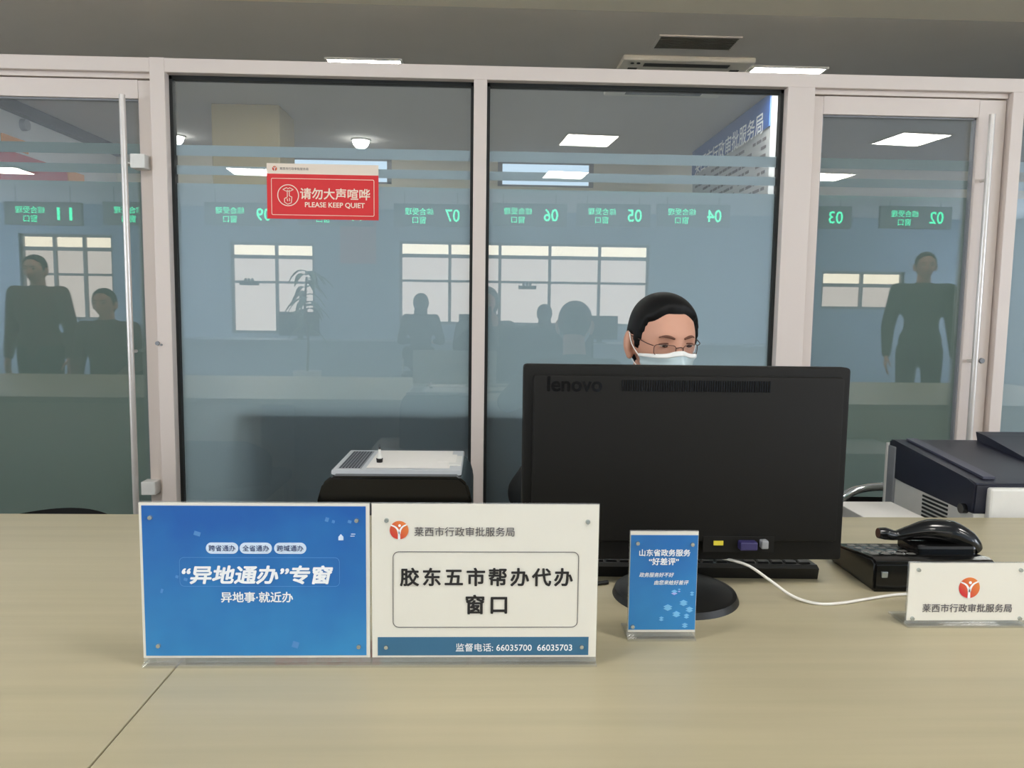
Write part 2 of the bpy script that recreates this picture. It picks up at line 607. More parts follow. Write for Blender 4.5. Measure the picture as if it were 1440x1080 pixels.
# ================================================================== GLASS PARTITION
RAIL0, RAIL1 = 2.006, 2.053
YB = D + 0.07
struct('trim_3', box((-4.0, D, RAIL0), (4.2, YB, RAIL1), 0.002), m_alu)
posts = [(-4.0, -3.95), (-1.98, -1.93), (-1.156, -1.105), (-0.05, -0.004), (1.052, 1.149), (1.861, 1.905), (4.15, 4.2)]
for k, (a, b) in enumerate(posts):
    struct('trim_%d' % (4 + k), box((a, D - .002, 0), (b, YB, RAIL0 if k not in (2,) else RAIL1 + .001), 0.002), m_alu)

FILM_BANDS = [(1.739, 1.776), (1.674, 1.705)]
def film_bm(x0, x1, z0, y):
    bm = B()
    addb(bm, (x0, y, z0), (x1, y + .0006, 1.644))
    for a, b in FILM_BANDS:
        addb(bm, (x0, y, a), (x1, y + .0006, b))
    return bm

def fixed_window(n, x0, x1):
    r = struct_root('window_%d' % n, (0, 0, 0))
    bm = B()
    g = 0.011
    y0, y1 = D + .035, D + .065
    addb(bm, (x0, y0, .09), (x0 + g, y1, RAIL0)); addb(bm, (x1 - g, y0, .09), (x1, y1, RAIL0))
    addb(bm, (x0, y0, RAIL0 - .013), (x1, y1, RAIL0)); addb(bm, (x0, y0, .09), (x1, y1, .10))
    obj('gasket', bm, m_gasket, r)
    obj('glass_pane', box((x0 + .004, D + .046, .095), (x1 - .004, D + .054, RAIL0 - .004)), m_glass, r)
    obj('frosted_film', film_bm(x0 + .01, x1 - .01, .1, D + .0545), m_film, r)
    obj('bottom_rail', box((x0, D, 0), (x1, YB, .09), .002), m_alu, r)
    return r
fixed_window(1, -1.105, -0.05)
fixed_window(2, -0.004, 1.052)
fixed_window(3, 1.905, 4.15)
fixed_window(4, -3.95, -1.98)

def glass_door(n, x0, x1, handle_x, stile_l, stile_r, boxes, lock):
    """aluminium framed door leaf set back in its opening"""
    r = struct_root('door_%d' % n, (0, 0, 0))
    y0, y1 = D + .026, D + .068
    z1 = 1.985
    bm = B()
    addb(bm, (x0, y0, .01), (x0 + stile_l, y1, z1), .003)
    addb(bm, (x1 - stile_r, y0, .01), (x1, y1, z1), .003)
    addb(bm, (x0 + stile_l, y0, z1 - .062), (x1 - stile_r, y1, z1))
    addb(bm, (x0 + stile_l, y0, .01), (x1 - stile_r, y1, .13))
    obj('door_frame', bm, m_alu, r)
    bm = B()
    g = .006
    a, b = x0 + stile_l, x1 - stile_r
    addb(bm, (a, y0 + .012, .13), (a + g, y1 - .012, z1 - .062)); addb(bm, (b - g, y0 + .012, .13), (b, y1 - .012, z1 - .062))
    addb(bm, (a, y0 + .012, z1 - .062 - g), (b, y1 - .012, z1 - .062))
    obj('gasket', bm, m_grey_plastic, r)
    obj('glass_pane', box((a + .002, D + .046, .128), (b - .002, D + .054, z1 - .06)), m_glass, r)
    obj('frosted_film', film_bm(a + .006, b - .006, .13, D + .0545), m_film_door, r)
    h = obj('door_handle', add_tube(B(), [(handle_x, D - .012, .25), (handle_x, D - .012, 1.925)], .0105, 16), m_alu_handle, r, smooth='auto')
    bm = B()
    for z in (.45, 1.05, 1.7):
        add_cyl(bm, (handle_x, D + .008, z), .006, .006, .045, 'Y', 12)
    obj('handle_standoff', bm, m_alu_handle, h)
    obj('header_strip', box((x0, D + .02, z1 + .004), (x1, D + .068, RAIL0), .001), m_alu, r)
    for (bx, bz) in boxes:
        obj('hinge_cover', box((bx - .025, D - .022, bz - .024), (bx + .025, D + .03, bz + .024), .003), m_white_plastic, r)
    if lock:
        obj('lock', add_cyl(B(), (lock[0], D + .024, lock[1]), .011, .009, .012, 'Y', 20), m_grey_plastic, r)
    return r
glass_door(1, -1.93, -1.158, -1.245, .06, .05, [(-1.197, 1.704), (-1.197, .563)], None)
glass_door(2, 1.151, 1.858, 1.783, .042, .100, [], (1.832, 1.05))
bm = B()
add_cyl(bm, (-1.155, D - .004, 1.08), .008, .007, .01, 'Y', 16)
add_cyl(bm, (-1.142, D - .004, 1.075), .004, .003, .01, 'Y', 12)
tag(obj('keyhole_plug', bm, m_grey_plastic), 'small dark lock fitting on the frame post left of the large glass pane', 'lock')

# ================================================================== CEILING FITTINGS
def ceiling_light(loc, label, w=.48, d=.48, rz=0.0):
    t = thing('ceiling_light', label, 'ceiling light', (loc[0], loc[1], CEIL), rz, 'square ceiling light panels')
    bm = B()
    e = .015
    addb(bm, (-w / 2 - e, -d / 2 - e, -.012), (-w / 2, d / 2 + e, 0)); addb(bm, (w / 2, -d / 2 - e, -.012), (w / 2 + e, d / 2 + e, 0))
    addb(bm, (-w / 2, -d / 2 - e, -.012), (w / 2, -d / 2, 0)); addb(bm, (-w / 2, d / 2, -.012), (w / 2, d / 2 + e, 0))
    obj('frame', bm, m_white_plastic, t)
    obj('diffuser', box((-w / 2, -d / 2, -.009), (w / 2, d / 2, -.001)), m_panel, t)
    return t
# rear room, seen over the top rail
ceiling_light((-.825, 5.52), 'bright square light panel above the rail over the red notice')
ceiling_light((2.01, 5.47), 'bright square light panel above the rail right of the air conditioner')
# hall, mirrored in the glass
ceiling_light((.965, -1.95), 'bright ceiling panel mirrored high in the right large pane', rz=-.08)
ceiling_light((3.94, -1.62), 'bright ceiling panel mirrored at the top of the right door glass', rz=-.12)
ceiling_light((.94, -3.85), 'small ceiling panel mirrored just above the green counter numbers', rz=-.08)
ceiling_light((-2.88, -4.06), 'ceiling panel mirrored left of the red notice', rz=-.08)
ceiling_light((4.05, -3.65), 'ceiling panel mirrored at the left edge of the right door', rz=-.08)
ceiling_light((-5.95, -4.3), 'ceiling panel mirrored at the left edge of the left door', rz=-.08)
# over the counter itself (above the frame); outer pair added to brighten hall-facing surfaces
ceiling_light((-1.2, .22), 'square light panel above the left part of the counter')
ceiling_light((1.2, .22), 'square light panel above the right part of the counter')
ceiling_light((-3.4, .22), 'added square light panel above the far left end of the counter')
ceiling_light((3.4, .22), 'added square light panel above the far right end of the counter')
for x, lab in ((-3.2, 'leftmost'), (-1.9, 'second from left'), (-.6, 'third from left'), (.7, 'fourth from left'), (2.0, 'second from right'), (3.3, 'rightmost')):  # row hidden by the beam, added to backlight the frosted film
    ceiling_light((x, 3.97), 'added square light panel hidden behind the ceiling beam, %s one' % lab)

def downlight(x, y, label):
    t = thing('downlight', label, 'downlight', (x, y, CEIL), 0, 'round ceiling downlights')
    bm = B()
    add_tube(bm, [(.085 * math.cos(2 * PI * k / 32), .085 * math.sin(2 * PI * k / 32), -.006) for k in range(32)], .01, 8, True)
    obj('trim_ring', bm, m_white_plastic, t)
    bm = B()
    bmesh.ops.create_uvsphere(bm, u_segments=24, v_segments=16, radius=.08, matrix=Matrix.Translation((0, 0, -.012)))
    for v in bm.verts: v.co.z = min(v.co.z, -.002)
    obj('lens', bm, m_downlight, t, smooth=True)
downlight(-1.24, 7.75, 'round downlight glowing through the glass above the red notice')
downlight(-3.03, 7.75, 'round downlight glowing beside the left frame post')

t = thing('ceiling_air_conditioner', 'off-white ceiling cassette air conditioner above the right glass pane', 'air conditioner', (1.29, 5.48, CEIL))
obj('body', box((-.43, -.42, -.035), (.43, .42, 0), .01), mat('aged_white_plastic', (206, 200, 188), .5), t)
bm = B()
for k in range(9):
    addb(bm, (-.22, -.2 + k * .05, -.041), (.22, -.175 + k * .05, -.034))
obj('intake_grille', bm, m_grey_plastic, t)
bm = B()
addb(bm, (-.28, -.36, -.038), (.28, -.30, -.03)); addb(bm, (-.28, .30, -.038), (.28, .36, -.03))
addb(bm, (-.37, -.26, -.038), (-.31, .26, -.03)); addb(bm, (.31, -.26, -.038), (.37, .26, -.03))
obj('air_outlet', bm, m_gasket, t)
bm = B()
add_cyl(bm, (-.36, -.36, -.037), .012, .012, .006, 'Z', 16); add_cyl(bm, (-.32, -.36, -.037), .012, .012, .006, 'Z', 16)
obj('indicator', bm, m_gasket, t)
t = thing('ceiling_vent', 'dark slatted vent in the grey ceiling in front of the air conditioner', 'vent', (1.26, 4.82, CEIL))
bm = B()
addb(bm, (-.25, -.12, -.008), (.25, -.105, 0)); addb(bm, (-.25, .105, -.008), (.25, .12, 0)); addb(bm, (-.25, -.105, -.008), (-.235, .105, 0)); addb(bm, (.235, -.105, -.008), (.25, .105, 0))
obj('frame', bm, m_ceiling, t)
bm = B()
for k in range(8):
    add_box(bm, (0, -.09 + k * .026, -.006), (.47, .02, .002), 0, (.5, 0, 0))
addb(bm, (-.235, -.105, -.002), (.235, .105, -.0005))
obj('slats', bm, mat('dark_vent', (112, 110, 104), .8), t)

# ================================================================== REAR ROOM (seen through the clear bands)
tag(obj('pillar', box((-2.25, 6.5, 0), (-1.70, 7.0, CEIL), .01), m_beige), 'beige square pillar behind the left large pane', 'pillar')
t = thing('notice_wall', 'tall notice board with blue header behind the right large pane', 'notice board', (2.1, 6.88, 0))
obj('board', box((0, -1.08, 0), (.06, 1.08, CEIL - .01), .004), mat('grey_board', (168, 170, 172), .6), t)
obj('header', box((-.012, -1.08, 2.60), (0, 1.08, CEIL - .012), .002), mat('deep_blue_print', (44, 84, 150), .5), t)
letters('莱西市行政审批服务局', 1.9, m_white_ink, t, -.0125, 0, 2.66, .01, 0, .16, -PI / 2)
bm = B()
for r_ in range(20):
    z = 2.52 - r_ * .062
    y = -1.0
    while y < .95:
        l = random.uniform(.05, .16)
        if random.random() < .8:
            addb(bm, (-.003, y, z), (0, min(1.0, y + l), z + .022))
        y += l + .03
obj('notice_print', bm, m_ink_grey, t)
t = thing('low_cabinet', 'dark green low cabinet showing dimly through the frosted glass', 'cabinet', (.10, 3.025, 0))
m_dg = mat('dark_green_paint', (96, 110, 92), .6, var=.08)
obj('body', box((-.98, -.19, 0), (.98, .19, .83), .004), m_dg, t)
obj('top', box((-1.0, -.20, .83), (1.0, .21, .855), .003), m_dg, t)
for k in range(4):
    d = obj('door', box((-.97 + k * .485, .19, .05), (-.49 + k * .485, .206, .80), .002), m_dg, t)
    obj('handle', box((-.93 + k * .485, .206, .5), (-.915 + k * .485, .22, .6), .002), m_chrome, d)
tag(obj('red_banner', box((-3.9, 6.4, 2.00), (-3.885, 7.4, 2.45), .003), mat('red_banner_cloth', (170, 40, 40), .8)), 'red banner on the rear room wall behind the left door', 'banner')
tag(obj('orange_banner', box((-3.9, 7.42, 2.00), (-3.885, 7.7, 2.45), .003), mat('orange_banner_cloth', (214, 140, 60), .8)), 'orange banner beside the red one behind the left door', 'banner')
tag(obj('pennant', box((-3.9, 6.45, 2.47), (-3.885, 6.8, 2.57), .003), mat('orange_banner_cloth', (214, 140, 60), .8)), 'small orange pennant above the red banner behind the left door', 'banner')
tag(obj('wall_speaker', add_cyl(B(), (-3.88, 6.75, 2.70), .05, .045, .05, 'X', 24), m_grey_plastic), 'small round grey speaker high on the rear wall behind the left door', 'speaker')
tag(obj('wall_vent', box((-3.9, 5.75, 2.45), (-3.87, 6.35, 2.72), .004), m_grey_plastic), 'grey louvred vent panel at the top left behind the left door', 'vent')

# ================================================================== RED NOTICE ON THE GLASS
t = thing('quiet_sign', 'red PLEASE KEEP QUIET notice stuck on the left large pane', 'sign', (-.582, D + .0455, 1.525))
SW, SH = .392, .192
obj('red_field', box((-SW / 2, -.0012, 0), (SW / 2, 0, SH - .036)), m_red_print, t)
obj('cream_strip', box((-SW / 2, -.0012, SH - .036), (SW / 2, 0, SH)), m_cream_print, t)
YF = -.0014
bm = B()
add_ring_outline(bm, rrect(.362, .128, .005, 4, 0, .077), .0018, YF - .0003, YF + .0003)
obj('border_line', bm, m_cream_ink, t)
letters('请勿大声喧哗', .245, m_cream_ink, t, .043, YF, .089, .018)
letters('PLEASE KEEP QUIET', .210, m_cream_ink, t, .042, YF, .049, .02)
bm = B()
add_ring_outline(bm, circle_pts(.038, 40, -.122, .082), .003, YF - .0003, YF + .0003)
def stroke(bm, pts, wd, y):
    for i in range(len(pts) - 1):
        a, b = Vector(pts[i]), Vector(pts[i + 1])
        d = (b - a).normalized(); n = Vector((-d.y, d.x)) * wd / 2
        a = a - d * wd * .3; b = b + d * wd * .3
        add_prism(bm, [tuple(a - n), tuple(b - n), tuple(b + n), tuple(a + n)], y - .0003, y + .0003)
    return bm
cx, cz = -.122, .082
stroke(bm, [(cx - .018, cz + .02), (cx - .006, cz + .026), (cx, cz + .023), (cx + .006, cz + .026), (cx + .018, cz + .02), (cx + .006, cz + .014), (cx - .006, cz + .014), (cx - .018, cz + .02)], .0026, YF)
stroke(bm, [(cx - .003, cz + .018), (cx - .003, cz - .006), (cx - .013, cz - .012), (cx - .013, cz - .024), (cx - .002, cz - .031), (cx + .011, cz - .026), (cx + .013, cz - .006), (cx + .004, cz - .002), (cx + .004, cz + .018)], .0026, YF)
stroke(bm, [(cx - .004, cz - .012), (cx - .002, cz - .02)], .0024, YF)
stroke(bm, [(cx + .004, cz - .01), (cx + .005, cz - .02)], .0024, YF)
obj('hush_icon', bm, m_cream_ink, t)

def emblem(parent, x, y, z, r):
    """round red-orange mark with a white reaching figure"""
    o = obj('emblem', add_prism(B(), circle_pts(r, 40), y - .0003, y + .0002), m_logo, parent, (x, 0, z))
    yy = y - .0005
    bm = B()
    def arc(pts, w0, w1):
        P = spline([(p[0] * r, 0, p[1] * r) for p in pts], 6)
        L, R_ = [], []
        for i, p in enumerate(P):
            a = P[max(i - 1, 0)]; b = P[min(i + 1, len(P) - 1)]
            d = (b - a).normalized(); n = Vector((-d.z, 0, d.x))
            wd = (w0 + (w1 - w0) * i / (len(P) - 1)) * r / 2
            L.append(p + n * wd); R_.append(p - n * wd)
        for i in range(len(P) - 1):
            add_prism(bm, [(L[i].x, L[i].z), (R_[i].x, R_[i].z), (R_[i + 1].x, R_[i + 1].z), (L[i + 1].x, L[i + 1].z)], yy - .0002, yy + .0002)
    arc([(-.85, .55), (-.35, .3), (-.05, -.2), (.0, -.99)], .12, .26)
    arc([(.80, .60), (.40, .4), (.14, .05), (.02, -.4)], .12, .22)
    add_prism(bm, circle_pts(.14 * r, 16, .05 * r, .5 * r), yy - .0002, yy + .0002)
    obj('emblem_figure', bm, m_white_ink, o)
    return o
emblem(t, -.168, -.0014, SH - .018, .0085)
letters('莱西市行政审批服务局', .10, m_ink_grey, t, -.10, YF, SH - .018)

# ================================================================== COUNTER
YE, YFR = 1.703, 0.42
def counter(name, label, x0, x1, side_blocks, group='light wood service counters'):
    t = thing(name, label, 'counter', (0, 0, 0), 0, group)
    obj('worktop', box((x0, YFR, .72), (x1, YE, .75), .0012), m_wood, t)
    obj('front_panel', box((x0, YFR + .05, 0), (x1, YFR + .075, .72)), m_wood_edge, t)
    for a, b in side_blocks:
        obj('pedestal', box((a, 1.0, .0), (b, YE - .02, .72), .002), m_wood_edge, t)
    return t
counter('counter_desk', 'light wood counter slab left of the seam under the blue sign', -3.6, -.3965, [(-3.55, -1.14)])
counter('counter_desk', 'light wood counter slab right of the seam, under the monitor', -.3945, 3.6, [(1.6, 3.55)])

# ================================================================== DESK SIGNS
def stud(parent, x, y, z):
    return obj('magnet_stud', add_cyl(B(), (0, 0, 0), .0032, .0026, .003, 'Y', 16), m_stud, parent, (x, y, z))

def sign_stand(name, label, loc, w, h, group=None, foot=.07, lift=.012, rz=0.0):
    t = thing(name, label, 'sign', loc, rz, group)
    obj('card', box((-w / 2 + .001, -.0008, lift), (w / 2 - .001, .0008, lift + h)), m_card, t)
    bm = B()
    addb(bm, (-w / 2, .001, .004), (w / 2, .004, lift + h + .001), .0006)
    addb(bm, (-w / 2, -.006, 0), (w / 2, foot, .004), .0006)
    obj('acrylic_stand', bm, m_acrylic, t)
    return t

SY = .967
S = 1080 / SY
# blue A4
t = sign_stand('counter_sign', 'blue counter sign with large white slanted lettering', (-.2915, SY, .75), .292, .204, 'counter signs in acrylic stands')
X = lambda px: (px - 361) / S
Z = lambda py: (936 - py) / S
obj('blue_print', box((-.1415, -.0013, .015), (.1405, -.0008, .2125)), m_blue, t, (0, 0, 0))
YF = -.0015
for px, tx in ((314.5, '跨省通办'), (362, '全省通办'), (410.5, '跨域通办')):
    o = obj('label_pill', add_prism(B(), rrect(.0408, .0146, .0072, 6), YF - .0002, YF + .0002), m_pill, t, (X(px), 0, Z(760)))
    letters(tx, .0335, m_navy_ink, o, 0, YF - .0002, 0, .004)
letters('“异地通办”专窗', .190, m_white_ink, t, X(364), YF, Z(799), .03, .18, .0232)
letters('异地事·就近办', .091, m_white_ink, t, X(362.5), YF, Z(832), .018)
bm = B()
add_ring_outline(bm, rrect(.203, .0385, .006, 5, X(367), Z(795)), .0006, YF - .0001, YF + .0002)
for px, py, ww, hh in ((280, 739, 9, 6), (463, 718, 5, 6), (472, 721, 4, 4), (416, 903, 9, 9), (228, 823, 3, 6), (250, 802, 4, 4), (262, 806, 5, 4), (495, 721, 5, 4)):
    add_box(bm, (X(px), YF, Z(py)), (ww / S, .0004, hh / S), 0, (0, .3, 0))
obj('line_decor', bm, m_soft_line, t)
bm = B()
add_prism(bm, [(X(479), Z(748)), (X(486), Z(748)), (X(486), Z(743)), (X(482.5), Z(739)), (X(479), Z(743))], YF - .0002, YF + .0002)
addb(bm, (X(497), YF - .0002, Z(739.5)), (X(503), YF + .0002, Z(738.5))); addb(bm, (X(496), YF - .0002, Z(742.5)), (X(502), YF + .0002, Z(741.5)))
obj('house_icon', bm, m_pill, t)
for px, py in ((215, 716), (505, 719), (221, 904), (507, 906)):
    stud(t, X(px), -.0025, Z(py))

# white A4
t = sign_stand('counter_sign', 'white counter sign with black lettering and teal phone number bar', (.0025, SY, .75), .294, .204, 'counter signs in acrylic stands')
X = lambda px: (px - 682) / S
YF = -.0012
emblem(t, X(558), YF, Z(733), .0120)
letters('莱西市行政审批服务局', .1285, m_ink_grey, t, X(651.5), YF, Z(735), .002)
obj('rounded_outline', add_ring_outline(B(), rrect(.2405, .1015, .008, 6, X(683), Z(821)), .0008, YF - .0002, YF + .0002), m_ink_grey, t)
letters('胶东五市帮办代办', .2225, m_ink, t, X(684), YF, Z(802), .026, spacing=1.25)
letters('窗口', .0525, m_ink, t, X(684), YF, Z(843), .026, spacing=1.3)
o = obj('teal_bar', add_prism(B(), [(X(527), Z(919.5)), (X(834), Z(919.5)), (X(834), Z(892)), (X(527), Z(892))], YF - .0002, YF + .0002), m_teal_print, t)
letters('监督电话: 66035700  66035703', .152, m_white_ink, o, X(725), YF - .0003, Z(907.5), .006)
for px, py in ((540, 719), (829, 720), (539, 907), (824, 907)):
    stud(t, X(px), -.0020, Z(py))

# blue A6
SY6 = 1.045
S6 = 1080 / SY6
t = sign_stand('counter_sign', 'small upright blue sign in front of the monitor', (.2535, SY6, .75), .098, .146, 'counter signs in acrylic stands', .05)
X = lambda px: (px - 932) / S6
Z = lambda py: (903 - py) / S6
obj('blue_print', box((-.0475, -.0013, .0155), (.0475, -.0008, .153)), m_blue, t)
YF = -.0015
letters('山东省政务服务', .072, m_white_ink, t, X(933), YF, Z(771), .02)
letters('“好差评”', .042, m_white_ink, t, X(932), YF, Z(784), .02)
letters('政务服务好不好', .049, m_white_ink, t, X(922), YF, Z(804), .012, .2)
letters('由您来给好差评', .049, m_white_ink, t, X(944), YF, Z(815.5), .012, .2)
bm = B(); bm2 = B()
for px, py, ww, k in ((949, 832, 9, 1), (956, 829, 4, 1), (963, 848, 12, 0), (940, 855, 13, 0), (953, 865, 12, 0), (972, 858, 11, 0), (931, 872, 7, 0), (966, 882, 9, 0), (975, 834, 6, 0), (968, 868, 8, 0)):
    for dy, bb in ((0, bm2 if k else bm), (-3.2, bm)):
        a = ww / S6 / 2
        x, z = X(px), Z(py + dy)
        add_prism(bb, [(x - a, z), (x, z - a * .5), (x + a, z), (x, z + a * .5)], YF - .0002 + dy * .0001, YF + .0002)
obj('isometric_blocks', bm, m_lightblue, t)
obj('isometric_tile', bm2, m_violet, t)
for px, py in ((893, 757), (973, 758.5), (889, 882)):
    stud(t, X(px), -.0025, Z(py))

# white strip sign at the right edge
SYR = 1.09
SR = 1080 / SYR
t = sign_stand('counter_sign', 'low white sign with round emblem in front of the desk phone', (.7245, SYR, .75), .184, .088, 'counter signs in acrylic stands', .05, .010)
X = lambda px: (px - 1365) / SR
Z = lambda py: (882 - py) / SR
YF = -.0012
emblem(t, X(1366), YF, Z(822), .0158)
letters('莱西市行政审批服务局', .1365, m_ink_grey, t, X(1365), YF, Z(853), .004)
for px, py in ((1288, 795), (1283, 869), (1442, 795), (1446, 869)):
    stud(t, X(px), -.0020, Z(py))

# ================================================================== MONITOR
def make_monitor(label, loc, rz=0.0, group=None):
    t = thing('monitor', label, 'monitor', loc, rz, group)
    W, Z0, Z1 = .545, .048, .376
    # back shell with a shallow raised field
    bm = B()
    add_box(bm, (0, .012, (Z0 + Z1) / 2), (W, .024, Z1 - Z0), .006)
    add_box(bm, (0, -.006, (Z0 + Z1) / 2 + .01), (W - .03, .014, Z1 - Z0 - .05), .006)
    obj('back_shell', bm, m_monitor, t, smooth='auto')
    bm = B()
    add_ring_outline(bm, rrect(W, Z1 - Z0, .006, 3, 0, (Z0 + Z1) / 2), .011, .024, .029)
    obj('bezel', bm, m_black_plastic, t)
    obj('screen', box((-W / 2 + .011, .0242, Z0 + .011), (W / 2 - .011, .0255, Z1 - .011)), m_screen, t)
    bm = B()
    n = 62
    for k in range(n):
        x = -.112 + k * .2425 / (n - 1)
        addb(bm, (x - .0009, -.0142, .3355), (x + .0009, -.0125, .3535))
    obj('vent_slots', bm, m_gloss_black, t)
    letters('lenovo', .088, m_gloss_black, t, -.19, -.0131, .346, .03)
    # stand
    bm = B()
    add_box(bm, (-.02, .002, .05), (.075, .03, .09), .008)
    obj('stand_neck', bm, m_black_plastic, t, smooth='auto')
    bm = B()
    add_cyl(bm, (0, 0, .005), .102, .098, .010, 'Z', 64)
    add_cyl(bm, (0, 0, .012), .095, .06, .005, 'Z', 64)
    obj('stand_base', bm, m_black_plastic, t, (-.02, -.035, 0), smooth='auto')
    obj('port_recess', box((.03, -.0138, .066), (.15, -.0125, .094), .002), m_monitor, t)
    return t
MX, MY = .335, 1.250
mon = make_monitor('large black monitor seen from behind in front of the seated clerk', (MX, MY, .75))
obj('sticker', box((.0475, -.016, .079), (.0635, -.0142, .0865)), mat('yellow_label', (222, 204, 60), .6), mon)
obj('video_plug', box((.088, -.030, .074), (.117, -.0135, .088), .002), mat('violet_plug', (50, 44, 92), .5), mon)
obj('cable_plug', box((.124, -.028, .076), (.136, -.0135, .090), .002), m_grey_plastic, mon)

tag(obj('white_cable', add_tube(B(), spline([(.40, 1.262, .80), (.44, 1.236, .795), (.472, 1.22, .776), (.503, 1.195, .757), (.535, 1.174, .7525), (.575, 1.176, .7525), (.63, 1.195, .7525), (.70, 1.215, .7525), (.76, 1.20, .7525), (.86, 1.19, .7525)], 10), .0024, 10), m_cable_white, smooth=True),
    'white cable running from the monitor to behind the low white sign', 'cable')
tag(obj('black_cable', add_tube(B(), spline([(.213, 1.268, .7535), (.18, 1.258, .7535), (.14, 1.262, .7535), (.08, 1.275, .7535), (.02, 1.28, .7535)], 10), .0035, 10), m_black_plastic, smooth=True),
    'black cable on the counter left of the monitor foot, nearer one', 'cable', 'black cables under the monitor')
tag(obj('black_cable', add_tube(B(), spline([(.152, 1.352, .7535), (.135, 1.325, .7535), (.11, 1.315, .7535), (.06, 1.335, .7535), (-.02, 1.36, .7535)], 10), .0035, 10), m_black_plastic, smooth=True),
    'black cable on the counter left of the monitor foot, farther one', 'cable', 'black cables under the monitor')

# keyboard in front of the screen
t = thing('keyboard', 'black keyboard lying under the monitor on the clerk side', 'keyboard', (.375, 1.375, .75), -.03)
bm = B()
add_prism_x(bm, [(-.075, 0), (.075, 0), (.075, .014), (-.07, .024), (-.08, .02)], -.215, .215)
obj('body', bm, m_black_plastic, t)
bm = B()
for r_ in range(5):
    for k in range(17):
        add_box(bm, (-.196 + k * .0245, -.055 + r_ * .026, .0225 - r_ * .0018), (.02, .02, .008), .002, None, 1)
obj('keys', bm, m_black_plastic, t)

# ================================================================== DESK PHONE
t = thing('desk_phone', 'black desk phone with handset behind the low white sign', 'phone', (.655, 1.23, .75))
bm = B()
add_prism_x(bm, [(0, 0), (.165, 0), (.165, .032), (.15, .038), (.012, .056), (0, .050)], 0, .21)
bmesh.ops.bevel(bm, geom=bm.edges[:], offset=.004, segments=2, affect='EDGES')
obj('body', bm, m_gloss_black, t, smooth='auto')
bm = B()
for r_ in range(4):
    for k in range(4):
        y = .045 + r_ * .027
        add_box(bm, (.022 + k * .022, y, .0535 - (y - .012) * .130), (.016, .017, .006), .002, None, 1)
obj('keypad', bm, mat('grey_keys', (108, 106, 102), .5), t)
hp = spline([(.042, .075, .080), (.055, .075, .079), (.075, .075, .076), (.100, .072, .082), (.130, .07, .087), (.165, .066, .084), (.195, .06, .070), (.212, .056, .055)], 5)
rr = []
key = [.009, .011, .0085, .013, .019, .022, .019, .010]
for i in range(len(hp)):
    f = i / 5
    a = int(min(f, len(key) - 2)); q = f - a
    rr.append(key[a] * (1 - q) + key[min(a + 1, len(key) - 1)] * q)
obj('handset', add_tube(B(), hp, rr, 16), m_gloss_black, t, smooth='auto')
obj('cradle', box((.095, .04, .045), (.20, .11, .068), .006), m_gloss_black, t)
obj('line_jack', box((.012, -.003, .026), (.022, .002, .036), .001), m_stud, t)

# ================================================================== SIDE CABINETS, PRINTERS
def cabinet(label, x0, x1, y0, y1, h):
    t = thing('side_cabinet', label, 'cabinet', ((x0 + x1) / 2, (y0 + y1) / 2, 0), 0, 'low cabinets behind the counter')
    a, b = (x1 - x0) / 2, (y1 - y0) / 2
    obj('body', box((-a, -b, 0), (a, b, h - .02)), m_cabinet, t)
    obj('top', box((-a - .005, -b - .005, h - .02), (a + .005, b + .005, h), .002), m_cabinet, t)
    for s in (-1, 1):
        d = obj('door', box((s * a / 2 - a / 2 + .004, b, .05), (s * a / 2 + a / 2 - .004, b + .016, h - .03), .002), m_cabinet, t)
        obj('handle', box((s * .03 - .006, b + .016, h * .6), (s * .03 + .006, b + .03, h * .6 + .1), .003), m_chrome, d)
    return t
cabinet('low grey-white cabinet under the small black and white printer', -.52, -.01, 1.76, 2.20, .565)
cabinet('low grey-white cabinet under the white laser printer', .88, 2.0, 1.74, 2.155, .575)

# left printer: black front, light top
t = thing('desktop_printer', 'black and white desktop printer behind the two large signs', 'printer', (-.21, 1.93, .565))
prof = [(-.185, 0), (.180, 0), (.180, .205), (.170, .238), (.150, .255), (-.150, .255), (-.172, .236), (-.185, .19)]
bm = B(); add_prism(bm, prof, -.145, .145)
bmesh.ops.bevel(bm, geom=bm.edges[:], offset=.006, segments=2, affect='EDGES')
obj('body', bm, m_gloss_black, t, smooth='auto')
bm = B()
add_prism(bm, rrect(.31, .012, .004, 3, 0, .2585), -.115, .14)
obj('top_cover', bm, mat('pale_grey_plastic', (196, 199, 202), .4), t)
bm = B()
for k in range(7):
    add_box(bm, (-.138 + k * .0075, .012, .2652), (.0035, .21, .0016))
obj('vent_grille', bm, m_navy, t)
obj('control_panel', box((-.142, -.10, .2625), (-.086, .125, .2648), .0008), m_grey_plastic, t)
obj('paper_slot', box((.120, -.06, .264), (.152, .055, .2675), .001), m_white_plastic, t)
tag(obj('paper_sheet', box((-.285, 1.835, .8302), (-.085, 2.06, .8312)), m_paper), 'white sheet of paper lying on the small printer', 'paper')
tag(obj('paper_note', box((-.118, 1.90, .8318), (-.072, 2.00, .8328)), m_paper), 'small white slip on the right of the small printer top', 'paper')
t = thing('stamp', 'small black and white stamp standing on the small printer', 'stamp', (-.262, 1.90, .8312))
bm = B()
add_cyl(bm, (0, 0, .005), .0075, .0085, .010, 'Z', 20)
obj('base', bm, m_gloss_black, t)
bm = B()
add_tube(bm, [(0, 0, .010), (0, 0, .018), (0, 0, .026), (0, 0, .033)], [.006, .0048, .0042, .003], 16)
obj('grip', bm, m_white_plastic, t, smooth='auto')
obj('tip', add_tube(B(), [(0, 0, .033), (0, 0, .04), (0, 0, .045)], [.0024, .0018, .0006], 12), m_gloss_black, t)

